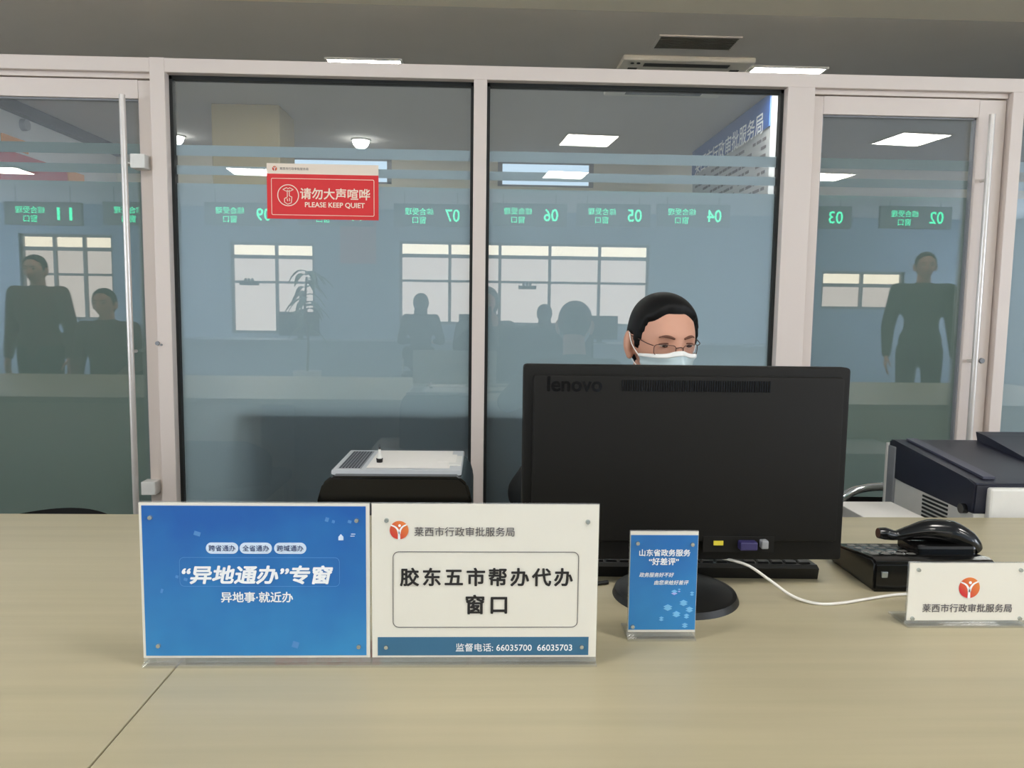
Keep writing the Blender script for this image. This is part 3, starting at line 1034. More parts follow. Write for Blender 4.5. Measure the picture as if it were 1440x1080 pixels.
# right printer: white laser with navy top
t = thing('laser_printer', 'white laser printer with dark navy top at the right edge', 'printer', (1.16, 1.745, .575))
h = .252
bm = B()
add_prism_x(bm, [(0.0, 0), (.385, 0), (.385, .18), (.30, .178), (.05, .172), (0, .172)], 0, .42)
obj('body', bm, m_white_plastic, t)
bm = B()
add_prism_x(bm, [(.0, .172), (.05, .172), (.30, .178), (.385, .18), (.39, .285), (.36, .287), (.03, .252), (-.005, .246)], -.003, .42)
bmesh.ops.bevel(bm, geom=bm.edges[:], offset=.004, segments=2, affect='EDGES')
obj('top_cover', bm, m_navy, t, smooth='auto')
obj('front_panel', box((.025, -.018, .0), (.40, .0, .238), .006), m_white_plastic, t)
bm = B()
add_prism_x(bm, [(.10, .260), (.36, .285), (.37, .312), (.33, .308), (.14, .272)], .235, .415)
obj('output_tray', bm, m_navy, t)
bm = B()
add_prism_x(bm, [(.02, .252), (.36, .288), (.36, .293), (.02, .258)], .03, .06)
obj('tray_rail', bm, mat('slate_plastic', (66, 68, 84), .4), t)
obj('rear_cover', box((-.006, .350, .0), (.42, .390, .27), .004), m_grey_plastic, t)
obj('rear_edge', box((-.008, .388, .0), (.42, .400, .275), .003), m_white_plastic, t)
bm = B()
for k in range(7):
    addb(bm, (-.0025, .10, .10 + k * .0105), (.001, .21, .105 + k * .0105))
obj('vent_slots', bm, m_gasket, t)
obj('cover_latch', add_cyl(B(), (-.004, .03, .178), .012, .012, .02, 'X', 20), m_gloss_black, t)

tag(obj('paper_stack', box((.945, 1.80, .576), (1.10, 2.0, .712), .002), m_paper), 'white block of paper between the monitor and the white laser printer', 'paper')

# ================================================================== CHAIRS
def arc_back(w, h, bend, y, z0, n=14, thick=.03, top_round=.35):
    """curved upholstered back pad"""
    bm = B()
    rows = 12
    F, K = [], []
    for j in range(rows + 1):
        v = j / rows
        z = z0 + h * v
        hw = w / 2 * (1 - top_round * max(0, (v - .55) / .45) ** 2.4)
        hw *= (1 - .10 * (1 - v) ** 2)
        fr, kr = [], []
        for i in range(n + 1):
            u = -1 + 2 * i / n
            zz = z - .04 * h * (u * u) * (v > .5) * (v - .5) * 2
            yy = y - bend * u * u + .05 * v
            edge = (1 - abs(u) ** 6) * (1 - abs(2 * v - 1) ** 8)
            fr.append(bm.verts.new((hw * u, yy - thick * .5 * (edge * .9 + .1), zz)))
            kr.append(bm.verts.new((hw * u, yy + thick * .5 * (edge * .9 + .1), zz)))
        F.append(fr); K.append(kr)
    for j in range(rows):
        for i in range(n):
            bm.faces.new((F[j][i], F[j][i + 1], F[j + 1][i + 1], F[j + 1][i]))
            bm.faces.new((K[j][i], K[j + 1][i], K[j + 1][i + 1], K[j][i + 1]))
    for i in range(n):
        bm.faces.new((F[0][i], K[0][i], K[0][i + 1], F[0][i + 1]))
        bm.faces.new((F[rows][i], F[rows][i + 1], K[rows][i + 1], K[rows][i]))
    for j in range(rows):
        bm.faces.new((F[j][0], F[j + 1][0], K[j + 1][0], K[j][0]))
        bm.faces.new((F[j][n], K[j][n], K[j + 1][n], F[j + 1][n]))
    return bm

def office_chair(label, loc, rz, back_h=.45):
    """local: sitter faces -y"""
    t = thing('office_chair', label, 'chair', loc, rz, 'black office chairs')
    obj('seat', box((-.24, -.24, .36), (.24, .24, .43), .03, 3), m_fabric, t, smooth='auto')
    obj('backrest', arc_back(.44, back_h, .05, .255, .50), m_fabric, t, smooth='auto')
    bm = B()
    addb(bm, (-.04, .10, .34), (.04, .30, .36)); addb(bm, (-.03, .275, .34), (.03, .30, .62))
    obj('back_bracket', bm, m_black_plastic, t)
    add = B(); add_cyl(add, (0, 0, .23), .028, .028, .27, 'Z', 20)
    obj('gas_column', add, m_chrome, t, smooth='auto')
    bm = B()
    for k in range(5):
        a = 2 * PI * k / 5 + .3
        add_tube(bm, [(0, 0, .11), (.27 * math.cos(a), .27 * math.sin(a), .075)], [.026, .016], 10)
    obj('star_base', bm, m_black_plastic, t)
    for k in range(5):
        a = 2 * PI * k / 5 + .3
        bm = B()
        add_cyl(bm, (.27 * math.cos(a), .27 * math.sin(a), .03), .03, .03, .04, 'X', 20)
        addb(bm, (.27 * math.cos(a) - .008, .27 * math.sin(a) - .008, .03), (.27 * math.cos(a) + .008, .27 * math.sin(a) + .008, .08))
        obj('caster', bm, m_black_plastic, t)
    return t

def visitor_chair(label, loc, rz, group='chairs'):
    t = thing('visitor_chair', label, 'chair', loc, rz, group)
    obj('seat', box((-.22, -.22, .37), (.22, .22, .41), .015, 2), m_fabric, t, smooth='auto')
    obj('backrest', arc_back(.42, .26, .03, .235, .50, top_round=.2), m_fabric, t, smooth='auto')
    for sx in (-1, 1):
        obj('leg', add_tube(B(), [(sx * .20, -.19, 0), (sx * .20, -.19, .375)], .011, 10), m_chrome, t)
        obj('leg', add_tube(B(), [(sx * .20, .21, 0), (sx * .20, .20, .38), (sx * .19, .255, .60)], .011, 10), m_chrome, t)
    return t

office_chair('black office chair under the masked clerk', (.43, 2.07, 0), 0.0, .36)
def low_chair(label, loc, rz, arch):
    """low padded chair whose rounded back just shows over the counter edge"""
    t = thing('low_back_chair', label, 'chair', loc, rz)
    obj('seat', box((-.23, -.24, .34), (.23, .22, .41), .03, 3), m_fabric, t, smooth='auto')
    obj('backrest', arc_back(.50, .27 if arch else .224, .05, .22, .40, top_round=.45), m_fabric, t, smooth='auto')
    if arch:
        zt = .702
        obj('back_frame', add_tube(B(), spline([(-.235, .235, .40), (-.225, .245, .56), (-.16, .26, zt - .02), (0, .265, zt), (.16, .26, zt - .02), (.225, .245, .56), (.235, .235, .40)], 8), .013, 12), m_chrome, t, smooth=True)
    for sx in (-1, 1):
        for sy in (-1, 1):
            obj('leg', add_tube(B(), [(sx * .21, sy * .2, 0), (sx * .20, sy * .18, .36)], .012, 10), m_chrome, t)
    return t
low_chair('black rounded chair back just above the counter edge at far left', (-1.20, 1.96, 0), 0, False)
low_chair('black chair with chrome arched back between the monitor and laser printer', (1.26, 2.49, 0), PI, True)

# ================================================================== PEOPLE
def cap_mesh(bm, p0, r0, p1, r1, seg=14, rings=5):
    p0, p1 = Vector(p0), Vector(p1)
    d = p1 - p0
    if d.length < 1e-6:
        d = Vector((0, 0, 1e-4))
    t = d.normalized(); u = t.orthogonal().normalized(); s = t.cross(u)
    pts = []
    for k in range(rings + 1):
        a = -PI / 2 + (PI / 2) * k / rings
        pts.append((p0 + t * r0 * math.sin(a), r0 * math.cos(a)))
    for k in range(rings + 1):
        a = (PI / 2) * k / rings
        pts.append((p1 + t * r1 * math.sin(a), r1 * math.cos(a)))
    R_ = []
    for c, r in pts:
        r = max(r, 1e-5)
        R_.append([bm.verts.new(c + (u * math.cos(2 * PI * k / seg) + s * math.sin(2 * PI * k / seg)) * r) for k in range(seg)])
    for i in range(len(R_) - 1):
        for k in range(seg):
            bm.faces.new((R_[i][k], R_[i][(k + 1) % seg], R_[i + 1][(k + 1) % seg], R_[i + 1][k]))
    bm.faces.new(R_[0][::-1]); bm.faces.new(R_[-1])

def ell_mesh(bm, c, r, rot=(0, 0, 0)):
    mt = Matrix.Translation(c) @ Euler(rot).to_matrix().to_4x4() @ Matrix.Diagonal((r[0], r[1], r[2], 1))
    bmesh.ops.create_uvsphere(bm, u_segments=24, v_segments=16, radius=1.0, matrix=mt)

def sm(a, b, x):
    t = max(0.0, min(1.0, (x - a) / (b - a)))
    return t * t * (3 - 2 * t)

def g2(x, z, cx, cz, sx, sz):
    return math.exp(-((x - cx) / sx) ** 2 - ((z - cz) / sz) ** 2)

def head_pt(d):
    """surface point of a head, origin between the ears at eye height, face towards -y"""
    a, b, c = .0745, .094, .116
    k = 1 / math.sqrt((d.x / a) ** 2 + (d.y / b) ** 2 + (d.z / c) ** 2)
    p = d * k
    if p.z > 0:
        p.z *= .84
        k2 = 1 + .07 * sm(.02, .085, p.z)
        p.x *= k2
        p.y *= k2
    low = sm(.0, -.11, p.z)
    p.x *= 1 - .30 * low
    if p.y > 0:
        p.y *= 1 - .42 * sm(-.02, -.10, p.z)
    else:
        p.y *= 1 - .05 * sm(.03, .1, p.z)
        p.y = p.y * (1 - .06 * (1 - abs(p.x) / .08))
    if d.y < 0:
        x, z = p.x, p.z
        f = 0.0
        f += .024 * g2(x, z, 0, -.046, .014, .016)
        f += .012 * g2(x, z, 0, -.020, .010, .026)
        f -= .009 * (g2(x, z, .032, -.002, .017, .013) + g2(x, z, -.032, -.002, .017, .013))
        f += .004 * (g2(x, z, .03, .022, .026, .009) + g2(x, z, -.03, .022, .026, .009))
        f += .005 * (g2(x, z, .042, -.03, .02, .018) + g2(x, z, -.042, -.03, .02, .018))
        f += .007 * g2(x, z, 0, -.074, .022, .008)
        f -= .003 * g2(x, z, 0, -.076, .024, .002)
        f += .010 * g2(x, z, 0, -.106, .022, .014)
        p.y -= f * sm(0.0, -.5, d.y)
    return p

def head_grid(bm, fn, nu=72, nv=56):
    top = bm.verts.new(fn(Vector((0, 0, 1)))); bot = bm.verts.new(fn(Vector((0, 0, -1))))
    rows = []
    for j in range(1, nv):
        ph = PI * j / nv
        rows.append([bm.verts.new(fn(Vector((math.sin(ph) * math.cos(2 * PI * i / nu), math.sin(ph) * math.sin(2 * PI * i / nu), math.cos(ph))))) for i in range(nu)])
    for i in range(nu):
        bm.faces.new((top, rows[0][i], rows[0][(i + 1) % nu]))
        bm.faces.new((bot, rows[-1][(i + 1) % nu], rows[-1][i]))
    for j in range(len(rows) - 1):
        for i in range(nu):
            bm.faces.new((rows[j][i], rows[j + 1][i], rows[j + 1][(i + 1) % nu], rows[j][(i + 1) % nu]))

def remesh(bm, voxel, smooth_it=4):
    me = bpy.data.meshes.new('tmp_blob')
    bmesh.ops.recalc_face_normals(bm, faces=bm.faces)
    bm.to_mesh(me); bm.free()
    o = bpy.data.objects.new('tmp_blob', me)
    COL.objects.link(o)
    md = o.modifiers.new('r', 'REMESH'); md.mode = 'VOXEL'; md.voxel_size = voxel; md.use_smooth_shade = True
    if smooth_it:
        s = o.modifiers.new('s', 'SMOOTH'); s.iterations = smooth_it; s.factor = .5
    dg = bpy.context.evaluated_depsgraph_get(); dg.update()
    out = bpy.data.meshes.new_from_object(o.evaluated_get(dg))
    bpy.data.objects.remove(o); bpy.data.meshes.remove(me)
    return out

def hand_pieces(bm, wrist, fwd, back, side, curl=.35, sc=1.0):
    """palm, five fingers; back = direction of the back of the hand, side = thumb direction"""
    f = Vector(fwd).normalized(); n = Vector(back).normalized(); s = Vector(side).normalized()
    w_ = Vector(wrist)
    kn = []
    for k, off in enumerate((.027, .009, -.009, -.026)):
        kp = w_ + f * (.084 - .004 * abs(k - 1)) * sc + s * off * sc + n * .004
        kn.append(kp)
        cap_mesh(bm, w_ + s * off * .6 * sc, .0135 * sc, kp, .0105 * sc, 12, 4)
    cap_mesh(bm, kn[0], .0105 * sc, kn[3], .0105 * sc, 12, 4)
    for k, L in enumerate((.072, .082, .076, .060)):
        p = kn[k]; d = f.copy(); a = curl * (.5 + .12 * k)
        for j, q in enumerate((.45, .32, .23)):
            d2 = (d * math.cos(a) - n * math.sin(a))
            p2 = p + d2 * L * q * sc
            cap_mesh(bm, p, (.0088 - .0012 * j) * sc, p2, (.0078 - .0012 * j) * sc, 12, 4)
            d = d2; p = p2
            n_ = n
    b0 = w_ + f * .020 * sc + s * .022 * sc
    b1 = b0 + (f * .55 + s * .75 - n * .25).normalized() * .042 * sc
    b2 = b1 + (f * .85 + s * .35 - n * .3).normalized() * .030 * sc
    b3 = b2 + (f * .95 + s * .1 - n * .3).normalized() * .024 * sc
    cap_mesh(bm, b0, .013 * sc, b1, .0105 * sc, 12, 4); cap_mesh(bm, b1, .010 * sc, b2, .009 * sc, 12, 4); cap_mesh(bm, b2, .009 * sc, b3, .0072 * sc, 12, 4)

def person(label, J, head_rot, voxel, skin, hair_m, jacket_m, trouser_m, hair_style='bun', group=None, face=True, mouth=True):
    """J: joints in metres (world). Returns root; body is one continuous skin mesh."""
    base = Vector((J['pelvis'][0], J['pelvis'][1], 0))
    t = thing('person', label, 'person', base, 0, group)
    V = {k: Vector(v) - base for k, v in J.items() if not k.startswith('_')}
    HM = Matrix.Translation(V['head']) @ Euler(head_rot).to_matrix().to_4x4()
    # ---- body
    bm = B()
    hb = B(); head_grid(hb, head_pt)
    hm = bpy.data.meshes.new('h'); hb.to_mesh(hm); hb.free(); hm.transform(HM); bm.from_mesh(hm); bpy.data.meshes.remove(hm)
    for sx in (-1, 1):      # ears
        for (ex, ey, ez, rx, ry, rz_) in ((.0835, .014, -.014, .011, .018, .031), (.0795, .008, -.040, .009, .011, .014)):
            c = HM @ Vector((sx * ex, ey, ez))
            ell_mesh(bm, c, (rx, ry, rz_), (head_rot[0] - .15, head_rot[1], head_rot[2] + sx * .35))
    neck_top = HM @ Vector((0, .03, -.075))
    cap_mesh(bm, neck_top, .052, V['neck'], .058)
    ch, pe = V['chest'], V['pelvis']
    ell_mesh(bm, ch, (.155, .10, .17)); ell_mesh(bm, pe, (.155, .115, .13)); cap_mesh(bm, ch, .11, pe, .11)
    for s in 'lr':
        sh, el, wr = V['shoulder_' + s], V['elbow_' + s], V['wrist_' + s]
        cap_mesh(bm, V['neck'] - Vector((0, 0, .03)), .045, sh, .05)
        cap_mesh(bm, sh, .05, el, .037); cap_mesh(bm, el, .037, wr, .024)
        hd = J['_hand_' + s]
        hand_pieces(bm, wr, *hd)
        hp_, kn_, an_, to_ = V['hip_' + s], V['knee_' + s], V['ankle_' + s], V['toe_' + s]
        cap_mesh(bm, hp_, .078, kn_, .052); cap_mesh(bm, kn_, .050, an_, .034); cap_mesh(bm, an_, .036, to_, .030)
    body = obj('body', remesh(bm, voxel, 3), skin, t, smooth=True)
    # ---- clothes
    bm = B()
    ell_mesh(bm, ch, (.175, .122, .19)); ell_mesh(bm, pe + Vector((0, 0, .04)), (.175, .13, .15)); cap_mesh(bm, ch, .135, pe, .135)
    ell_mesh(bm, ch + Vector((0, 0, .08)), (.162, .112, .105))
    for s in 'lr':
        sh, el, wr = V['shoulder_' + s], V['elbow_' + s], V['wrist_' + s]
        cap_mesh(bm, V['neck'] - Vector((0, 0, .05)), .056, sh, .064)
        cap_mesh(bm, sh, .066, el, .056); cap_mesh(bm, el, .056, wr + (el - wr) * .06, .037)
    cap_mesh(bm, V['neck'] - Vector((0, 0, .05)), .066, V['neck'] - Vector((0, 0, .012)), .064)
    obj('jacket', remesh(bm, max(voxel * 1.6, .009), 5), jacket_m, t, smooth=True)
    bm = B()
    ell_mesh(bm, pe, (.172, .13, .14))
    for s in 'lr':
        hp_, kn_, an_ = V['hip_' + s], V['knee_' + s], V['ankle_' + s]
        cap_mesh(bm, hp_, .092, kn_, .066); cap_mesh(bm, kn_, .064, an_ + (kn_ - an_) * .12, .052)
    obj('trousers', remesh(bm, max(voxel * 2, .010), 4), trouser_m, t, smooth=True)
    for s in 'lr':
        an_, to_ = V['ankle_' + s], V['toe_' + s]
        bm = B()
        d = (to_ - an_); d.z = 0; d.normalize()
        heel = Vector((an_.x, an_.y, .042)) - d * .035
        cap_mesh(bm, heel, .040, Vector((to_.x, to_.y, .040)), .038)
        cap_mesh(bm, heel + d * .02, .040, an_ + Vector((0, 0, .01)), .044)
        for v in bm.verts: v.co.z = max(v.co.z, .002)
        obj('shoe', remesh(bm, .012, 2), m_shoe, t, smooth=True)
    # ---- hair
    def hair_fn(d):
        p = head_pt(d)
        x, y, z = p.x, p.y, p.z
        # hairline height depends on how far round the head
        ang = math.atan2(abs(x), -y)       # 0 front .. pi back
        if ang < .95:
            line = .072 - .022 * sm(.30, .95, ang)
        elif ang < 1.35:
            line = .050 - .070 * sm(.95, 1.35, ang)
        elif ang < 1.85:
            line = -.020 + .03 * sm(1.35, 1.5, ang) - .02 * sm(1.6, 1.85, ang)
        else:
            line = -.010 - .085 * sm(1.85, 2.4, ang)
        if hair_style == 'long' and ang > 1.15:
            line = -.085 if ang < 1.75 else -.15
        k = sm(line - .007, line + .007, z)
        n = p.normalized()
        th = .0095 + .006 * sm(.0, .1, z) + (.016 if hair_style == 'long' else 0) * sm(.9, 1.6, ang)
        return p + n * (th * k - (.005 if voxel < .006 else .013) * (1 - k))
    hb = B(); head_grid(hb, hair_fn, 84, 64)
    if hair_style == 'bun':
        ell_mesh(hb, (0, .108, -.01), (.040, .034, .040))
    if hair_style == 'long':
        ell_mesh(hb, (0, .05, -.12), (.085, .05, .11))
    hm = bpy.data.meshes.new('hair'); bmesh.ops.recalc_face_normals(hb, faces=hb.faces); hb.to_mesh(hm); hb.free(); hm.transform(HM)
    obj('hair', hm, hair_m, t, smooth=True)
    # ---- face
    if face:
        for sx in (-1, 1):
            bm = B(); c = HM @ Vector((sx * .0315, -.0755, -.003))
            ell_mesh(bm, c, (.0125, .006, .0036), head_rot)
            e = obj('eye', bm, m_eye_white, t, smooth=True)
            bm = B(); ell_mesh(bm, HM @ Vector((sx * .0315, -.0800, -.0035)), (.0072, .0025, .0036), head_rot)
            obj('iris', bm, m_iris, e, smooth=True)
            bm = B()
            pts = [HM @ Vector((sx * (.0315 + .0145 * u), -.0805 + .006 * u * u, .0006 + .0022 * (1 - u * u))) for u in [-1 + .2 * k for k in range(11)]]
            add_tube(bm, pts, [.0006 + .0013 * (1 - (-1 + .2 * k) ** 2) for k in range(11)], 8)
            obj('eyelid', bm, m_brow, e, smooth=True)
            bm = B()
            pts = []
            for k in range(13):
                u = k / 12
                d = Vector((sx * (.012 + .042 * u), -.088, .017 + .0085 * math.sin(u * 2.4)))
                p = head_pt(d.normalized())
                # walk along direction to the right height
                pts.append(HM @ (p + p.normalized() * .0008))
            add_tube(bm, pts, [.0014 + .0020 * math.sin(PI * min(1, k / 12 + .15)) for k in range(13)], 8)
            obj('eyebrow', bm, m_brow, t, smooth=True)
        if mouth:
            pts = []
            for k in range(11):
                u = -1 + .2 * k
                tx, tz = .021 * u, -.0745 - .002 * (1 - u * u)
                d = Vector((tx, -.09, tz))
                for _ in range(12):
                    p = head_pt(d.normalized())
                    d.x += tx - p.x
                    d.z += tz - p.z
                pts.append(HM @ (p + Vector((0, .0025, 0))))
            obj('lips', add_tube(B(), pts, [.0012 + .0030 * (1 - (-1 + .2 * k) ** 2) for k in range(11)], 10), mat('lip_skin', (170, 96, 88), .5), t, smooth=True)
    t['_hm'] = [v for r_ in HM for v in r_]
    return t, HM, base

def seated(cx, cy, yaw, seat=.45, head_z=1.13, arms='desk', lean=0.0):
    """joints of a seated figure facing local -y"""
    c, s = math.cos(yaw), math.sin(yaw)
    def L(x, y, z): return (cx + c * x - s * y, cy + s * x + c * y, z)
    def Dv(x, y, z): return (c * x - s * y, s * x + c * y, z)
    dz = head_z - 1.13
    J = dict(pelvis=L(0, 0, seat + .10), chest=L(0, -.03 - lean * .6, .83 + dz), neck=L(0, -.03 - lean, .985 + dz), head=L(0, -.06 - lean, head_z))
    for k, sx in (('l', 1), ('r', -1)):
        J['shoulder_' + k] = L(sx * .175, -.02 - lean, .935 + dz)
        J['hip_' + k] = L(sx * .09, -.02, seat + .08)
        J['knee_' + k] = L(sx * .11, -.43, seat + .05)
        J['ankle_' + k] = L(sx * .11, -.40, .09)
        J['toe_' + k] = L(sx * .12, -.54, .045)
        if arms == 'desk':
            J['elbow_' + k] = L(sx * .25, -.08 - lean, .72 + dz * .6)
            J['wrist_' + k] = L(sx * .16, -.33 - lean, .79)
            J['_hand_' + k] = (Dv(-sx * .2, -1, -.1), Dv(0, -.1, 1), Dv(-sx, -.2, 0))
        elif arms == 'phone':
            J['elbow_' + k] = L(sx * .20, -.15, .80 + dz)
            J['wrist_' + k] = L(sx * .070, -.315, head_z - .165)
            J['_hand_' + k] = (Dv(-sx * .15, -.32, .93), Dv(sx * .85, -.5, .1), Dv(-sx * .5, .55, .3), .7)
        elif arms == 'lap':
            J['elbow_' + k] = L(sx * .23, -.03, .70 + dz * .8)
            J['wrist_' + k] = L(sx * .13, -.24, .635)
            J['_hand_' + k] = (Dv(-sx * .35, -1, -.12), Dv(0, -.12, 1), Dv(-sx, -.3, 0))
    return J

# ---- the clerk
J = seated(.43, 2.03, 0, .47, 1.128)
J.update(head=(.432, 1.872, 1.150), neck=(.425, 1.945, .985), chest=(.425, 1.975, .82),
         shoulder_l=(.60, 1.95, .925), shoulder_r=(.25, 1.95, .925),
         elbow_l=(.76, 1.86, .755), elbow_r=(.112, 1.865, .765),
         wrist_l=(.60, 1.655, .803), wrist_r=(.262, 1.655, .803))
J['_hand_l'] = ((-.35, -1, -.10), (0, -.1, 1), (-1, .3, 0))
J['_hand_r'] = ((.35, -1, -.10), (0, -.1, 1), (1, .3, 0))
HR = (.15, 0.0, .24)
clerk, HM, cb = person('clerk in a pale blue face mask and glasses seated behind the monitor', J, HR, .0042, m_skin, m_hair, m_jacket, m_trousers, mouth=False)
# mask
def mask_pt(u, v, off):
    """u -1..1 across, v 0 (top) .. 1 (bottom)"""
    az = u * 1.22
    zt = -.020 - .012 * abs(u) ** 1.5 + .008 * math.exp(-(u / .16) ** 2)
    zb = -.112 + .020 * abs(u) ** 2
    z = zt + (zb - zt) * v
    # search the direction whose surface point has this height
    lo, hi = -1.45, 1.0
    for _ in range(24):
        md_ = (lo + hi) / 2
        d = Vector((math.sin(az) * math.cos(md_), -math.cos(az) * math.cos(md_), math.sin(md_)))
        p = head_pt(d)
        if p.z < z: lo = md_
        else: hi = md_
    puff = .007 + .008 * math.sin(PI * v) * (1 - .5 * abs(u)) + .0012 * math.sin(v * 22)
    n = Vector((p.x * 1.2, p.y, p.z * .15)).normalized()
    return HM @ (p + n * (puff + off) + Vector((0, -.006 * (1 - abs(u)) * v, 0)))
def mask_patch(v0, v1, off, nu=40, nv=24, th=.0015):
    bm = B()
    G = []
    for q in (0, 1):
        G.append([[bm.verts.new(mask_pt(-1 + 2 * i / nu, v0 + (v1 - v0) * j / nv, off + th * q)) for i in range(nu + 1)] for j in range(nv + 1)])
    for q in (0, 1):
        for j in range(nv):
            for i in range(nu):
                f = (G[q][j][i], G[q][j][i + 1], G[q][j + 1][i + 1], G[q][j + 1][i])
                bm.faces.new(f if q else f[::-1])
    def rim(a, b):
        for k in range(len(a) - 1):
            bm.faces.new((a[k], a[k + 1], b[k + 1], b[k]))
    rim(G[0][0], G[1][0]); rim(G[1][nv], G[0][nv])
    rim([r_[0] for r_ in G[1]], [r_[0] for r_ in G[0]]); rim([r_[nu] for r_ in G[0]], [r_[nu] for r_ in G[1]])
    return bm
mk = obj('face_mask', mask_patch(0, 1, 0), m_mask, clerk, smooth=True)
obj('mask_edge', mask_patch(-.02, .085, .0012, 40, 4), m_mask_edge, mk, smooth=True)
for sx in (-1, 1):
    a = mask_pt(sx * .98, .08, .001); b = mask_pt(sx * .98, .85, .001)
    e1 = HM @ Vector((sx * .087, .004, .014)); e2 = HM @ Vector((sx * .074, .030, -.015)); e3 = HM @ Vector((sx * .072, .012, -.052))
    obj('ear_loop', add_tube(B(), spline([a, (a + e1) / 2 + HM.to_3x3() @ Vector((sx * .006, 0, 0)), e1, e2, e3, b], 6), .0012, 8), m_mask_edge, mk, smooth=True)
# glasses
gl = bpy.data.objects.new('glasses', None); COL.objects.link(gl); gl.parent = clerk
for sx in (-1, 1):
    ol = []
    for x, z in rrect(.047, .026, .008, 5, sx * .033, -.013):
        y = -.094 + .028 * (abs(x) / .06) ** 2.2 * .8
        ol.append(HM @ Vector((x, y, z)))
    obj('frame', add_tube(B(), ol, .0009, 8, True), m_specs, gl, smooth=True)
    bm = B(); bm.faces.new([bm.verts.new(p) for p in ol])
    r_ = bmesh.ops.extrude_face_region(bm, geom=bm.faces[:])
    dv = HM.to_3x3() @ Vector((0, .0012, 0))
    for v in [g for g in r_['geom'] if isinstance(g, bmesh.types.BMVert)]: v.co += dv
    obj('lens', bm, m_lens, gl)
    obj('temple', add_tube(B(), spline([HM @ Vector((sx * .0565, -.072, -.004)), HM @ Vector((sx * .070, -.060, .0)), HM @ Vector((sx * .080, .0, .006)), HM @ Vector((sx * .078, .02, -.004))], 6), .0011, 8), m_specs, gl, smooth=True)
obj('bridge', add_tube(B(), spline([HM @ Vector((-.0095, -.0945, -.006)), HM @ Vector((0, -.099, -.003)), HM @ Vector((.0095, -.0945, -.006))], 6), .0010, 8), m_specs, gl, smooth=True)

# ---- people in the hall, mirrored in the glass
m_brown_coat = mat('brown_coat', (92, 64, 56), .9, var=.15)
m_grey_coat = mat('grey_coat', (60, 66, 74), .9, var=.15)
m_green_coat = mat('dark_green_coat', (44, 58, 52), .9, var=.15)
G_HALL = 'people waiting in the hall'
def standing(cx, cy, yaw, top):
    k = top / 1.70
    c, s = math.cos(yaw), math.sin(yaw)
    def L(x, y, z): return (cx + (c * x - s * y) * k, cy + (s * x + c * y) * k, z * k)
    def Dv(x, y, z): return (c * x - s * y, s * x + c * y, z)
    J = dict(pelvis=L(0, 0, .93), chest=L(0, -.01, 1.24), neck=L(0, .0, 1.42), head=L(0, -.03, 1.57))
    for q, sx in (('l', 1), ('r', -1)):
        J['shoulder_' + q] = L(sx * .185, 0, 1.37)
        J['elbow_' + q] = L(sx * .24, .03, 1.08)
        J['wrist_' + q] = L(sx * .25, -.03, .84)
        J['_hand_' + q] = (Dv(0, -.1, -1), Dv(sx, .1, 0), Dv(0, -1, 0), .3)
        J['hip_' + q] = L(sx * .09, 0, .88)
        J['knee_' + q] = L(sx * .10, -.01, .48)
        J['ankle_' + q] = L(sx * .11, .03, .09 / k)
        J['toe_' + q] = L(sx * .13, -.12, .045 / k)
    return J
person('standing man in a brown coat mirrored in the left door', standing(-3.49, -.55, PI, 1.60), (0, 0, PI), .008, m_skin, m_hair, m_brown_coat, m_trousers, 'short', G_HALL)
person('tall standing figure mirrored in the right door', standing(3.65, -.75, PI + .3, 1.76), (0, 0, PI + .3), .008, m_skin, m_hair, m_green_coat, m_trousers, 'short', G_HALL)
def sit_person(label, x, y, yaw, top, style, coat, arms='desk', chair=True):
    J = seated(x, y, yaw, .45, top - .122, arms)
    person(label, J, (0, 0, yaw), .008, m_skin, m_hair, coat, m_trousers, style, G_HALL)
    if chair:
        visitor_chair('black visitor chair under the ' + label, (x, y, 0), yaw, 'visitor chairs')
sit_person('seated visitor holding up a phone opposite the clerk', 0.0, -.40, PI, 1.385, 'long', m_grey_coat, 'phone')
sit_person('seated person mirrored low in the left door', -2.86, -.35, PI, 1.345, 'short', m_brown_coat, 'lap')
sit_person('long-haired seated person mirrored left of the middle post', -.82, -4.1, 0, 1.40, 'long', m_grey_coat)
sit_person('seated person mirrored right of the middle post', .74, -4.1, 0, 1.285, 'long', m_grey_coat)
tag(obj('phone', box((-.035, -.030, 1.135), (.04, -.021, 1.235), .003), m_gloss_black), 'black phone held up by the seated visitor', 'phone')

# ================================================================== HALL FURNITURE (mirrored)
t = thing('hall_counter', 'long grey-blue counter on the far side of the hall, mirrored', 'counter', (-.8, -5.1, 0))
m_hc = mat('grey_blue_laminate', (156, 172, 190), .5)
obj('worktop', box((-3.6, -.35, .74), (5.0, .35, .77), .003), m_hc, t)
obj('front_panel', box((-3.55, .25, 0), (4.95, .28, .74)), m_hc, t)
for x in (-3.55, 0.7, 4.9):
    obj('side_panel', box((x, -.33, 0), (x + .03, .25, .74)), m_hc, t)
for x, lab in ((-2.55, 'monitor on the hall counter mirrored beside the plant'), (-.1, 'monitor on the hall counter mirrored by the middle post'), (1.55, 'monitor on the hall counter mirrored left of the clerk')):
    dup(mon, (x, -5.0, .77), PI, lab, 'hall counter monitors')

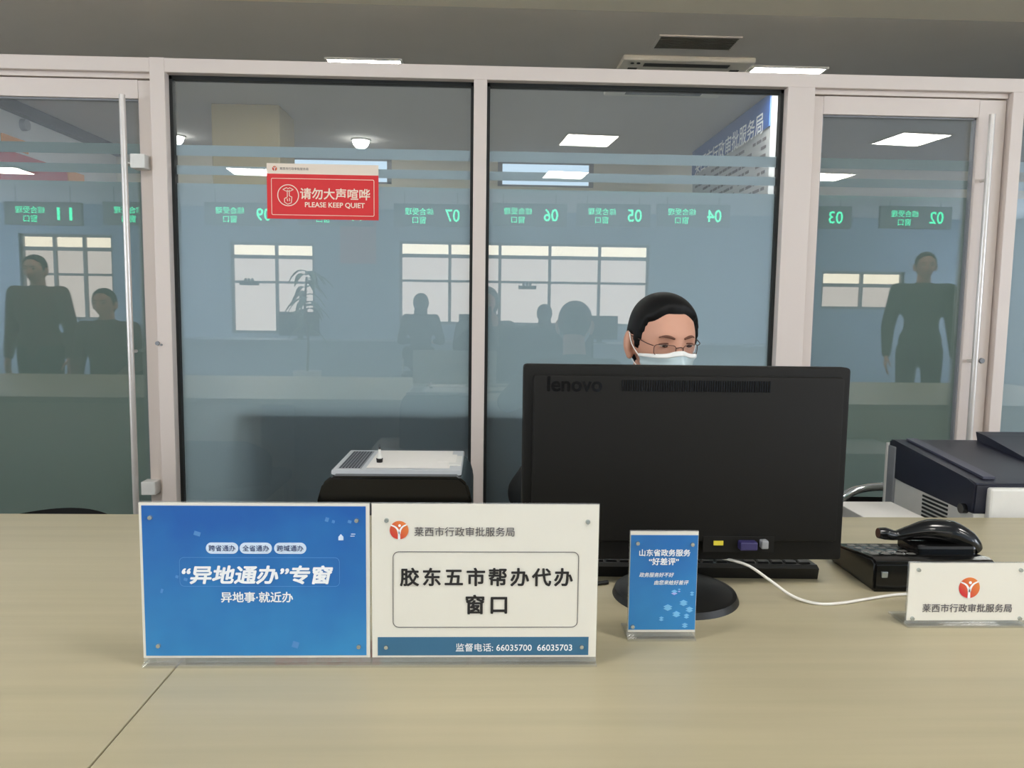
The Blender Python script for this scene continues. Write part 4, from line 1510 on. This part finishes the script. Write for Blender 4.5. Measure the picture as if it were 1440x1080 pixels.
def led_sign(num, x, z, label):
    t = thing('led_sign', label, 'LED sign', (x, -5.5, z), PI, 'green LED counter signs')
    obj('housing', box((-.56, 0, -.16), (.50, .06, .16), .006), m_led_box, t)
    bm = B()
    for sx in (-.4, .35):
        add_cyl(bm, (sx, .03, (CEIL - z + .16) / 2), .008, .008, CEIL - z - .16 , 'Z', 10)
    obj('hanging_rod', bm, m_chrome, t)
    letters(num, .20, m_led, t, -.33, -.002, .0, .01, 0, .17)
    letters('综合受理', .40, m_led, t, .14, -.002, .05, 0)
    letters('窗口', .19, m_led, t, .14, -.002, -.07, 0)
for num, x, z in (('02', 6.2, 2.62), ('03', 4.72, 2.60), ('04', 2.95, 2.59), ('05', 1.80, 2.575), ('06', .60, 2.56), ('07', -.80, 2.53), ('08', -2.15, 2.52), ('09', -3.45, 2.50), ('10', -4.85, 2.48), ('11', -6.2, 2.46)):
    led_sign(num, x - .02, z, 'mirrored green LED sign reading %s in the glass' % num)

# potted plant in the hall
t = thing('potted_plant', 'tall leafy potted plant mirrored below the red notice', 'plant', (-2.33, -4.5, 0))
bm = B()
add_tube(bm, [(0, 0, 0), (0, 0, .02), (0, 0, .34), (0, 0, .38)], [.13, .14, .18, .185], 24)
obj('pot', bm, m_white_plastic, t, smooth='auto')
obj('stem', add_tube(B(), spline([(0, 0, .36), (.02, .01, .8), (-.02, .0, 1.2), (.01, .01, 1.6)], 6), .016, 8), mat('brown_stem', (90, 74, 54), .8), t, smooth=True)
bm = B()
for k in range(34):
    z = random.uniform(.9, 1.7); a = random.uniform(0, 2 * PI); L_ = random.uniform(.22, .36)
    d = Vector((math.cos(a), math.sin(a), 0)); sd = Vector((-math.sin(a), math.cos(a), 0))
    pr = None
    for j in range(6):
        u = j / 5
        c = Vector((0, 0, z)) + d * L_ * u + Vector((0, 0, .12 * u - .28 * u * u))
        wd = .045 * math.sin(PI * min(.97, u * .85 + .12))
        th = Vector((0, 0, .0015))
        ring = [bm.verts.new(c + sd * wd + th), bm.verts.new(c + Vector((0, 0, -.012)) + th), bm.verts.new(c - sd * wd + th), bm.verts.new(c - Vector((0, 0, .014)))]
        if pr:
            for q in range(4):
                bm.faces.new((pr[q], pr[(q + 1) % 4], ring[(q + 1) % 4], ring[q]))
        else:
            bm.faces.new(ring[::-1])
        pr = ring
    bm.faces.new(pr)
obj('foliage', bm, mat('dark_leaf', (54, 84, 56), .5), t)

tag(obj('pink_banner', box((-2.45, YW, 1.95), (-1.85, YW + .015, 2.72), .003), mat('pale_pink_cloth', (206, 160, 170), .8)), 'pale pink banner on the hall wall mirrored under the red notice', 'banner')
def window_pots(x, label):
    t = thing('window_planter', label, 'planter', (x, YW, 1.56), 0, 'small planters on the hall windows')
    obj('tray', box((-.15, 0, 0), (.15, .10, .06), .004), m_gasket, t)
    for k in range(3):
        bm = B(); ell_mesh(bm, (-.06 + k * .055, .05, .085), (.025, .03, .035))
        obj('plant', bm, m_gasket, t, smooth=True)
window_pots(-3.95, 'small dark planter mirrored on the left window')
window_pots(.69, 'small dark planter mirrored right of the middle post')
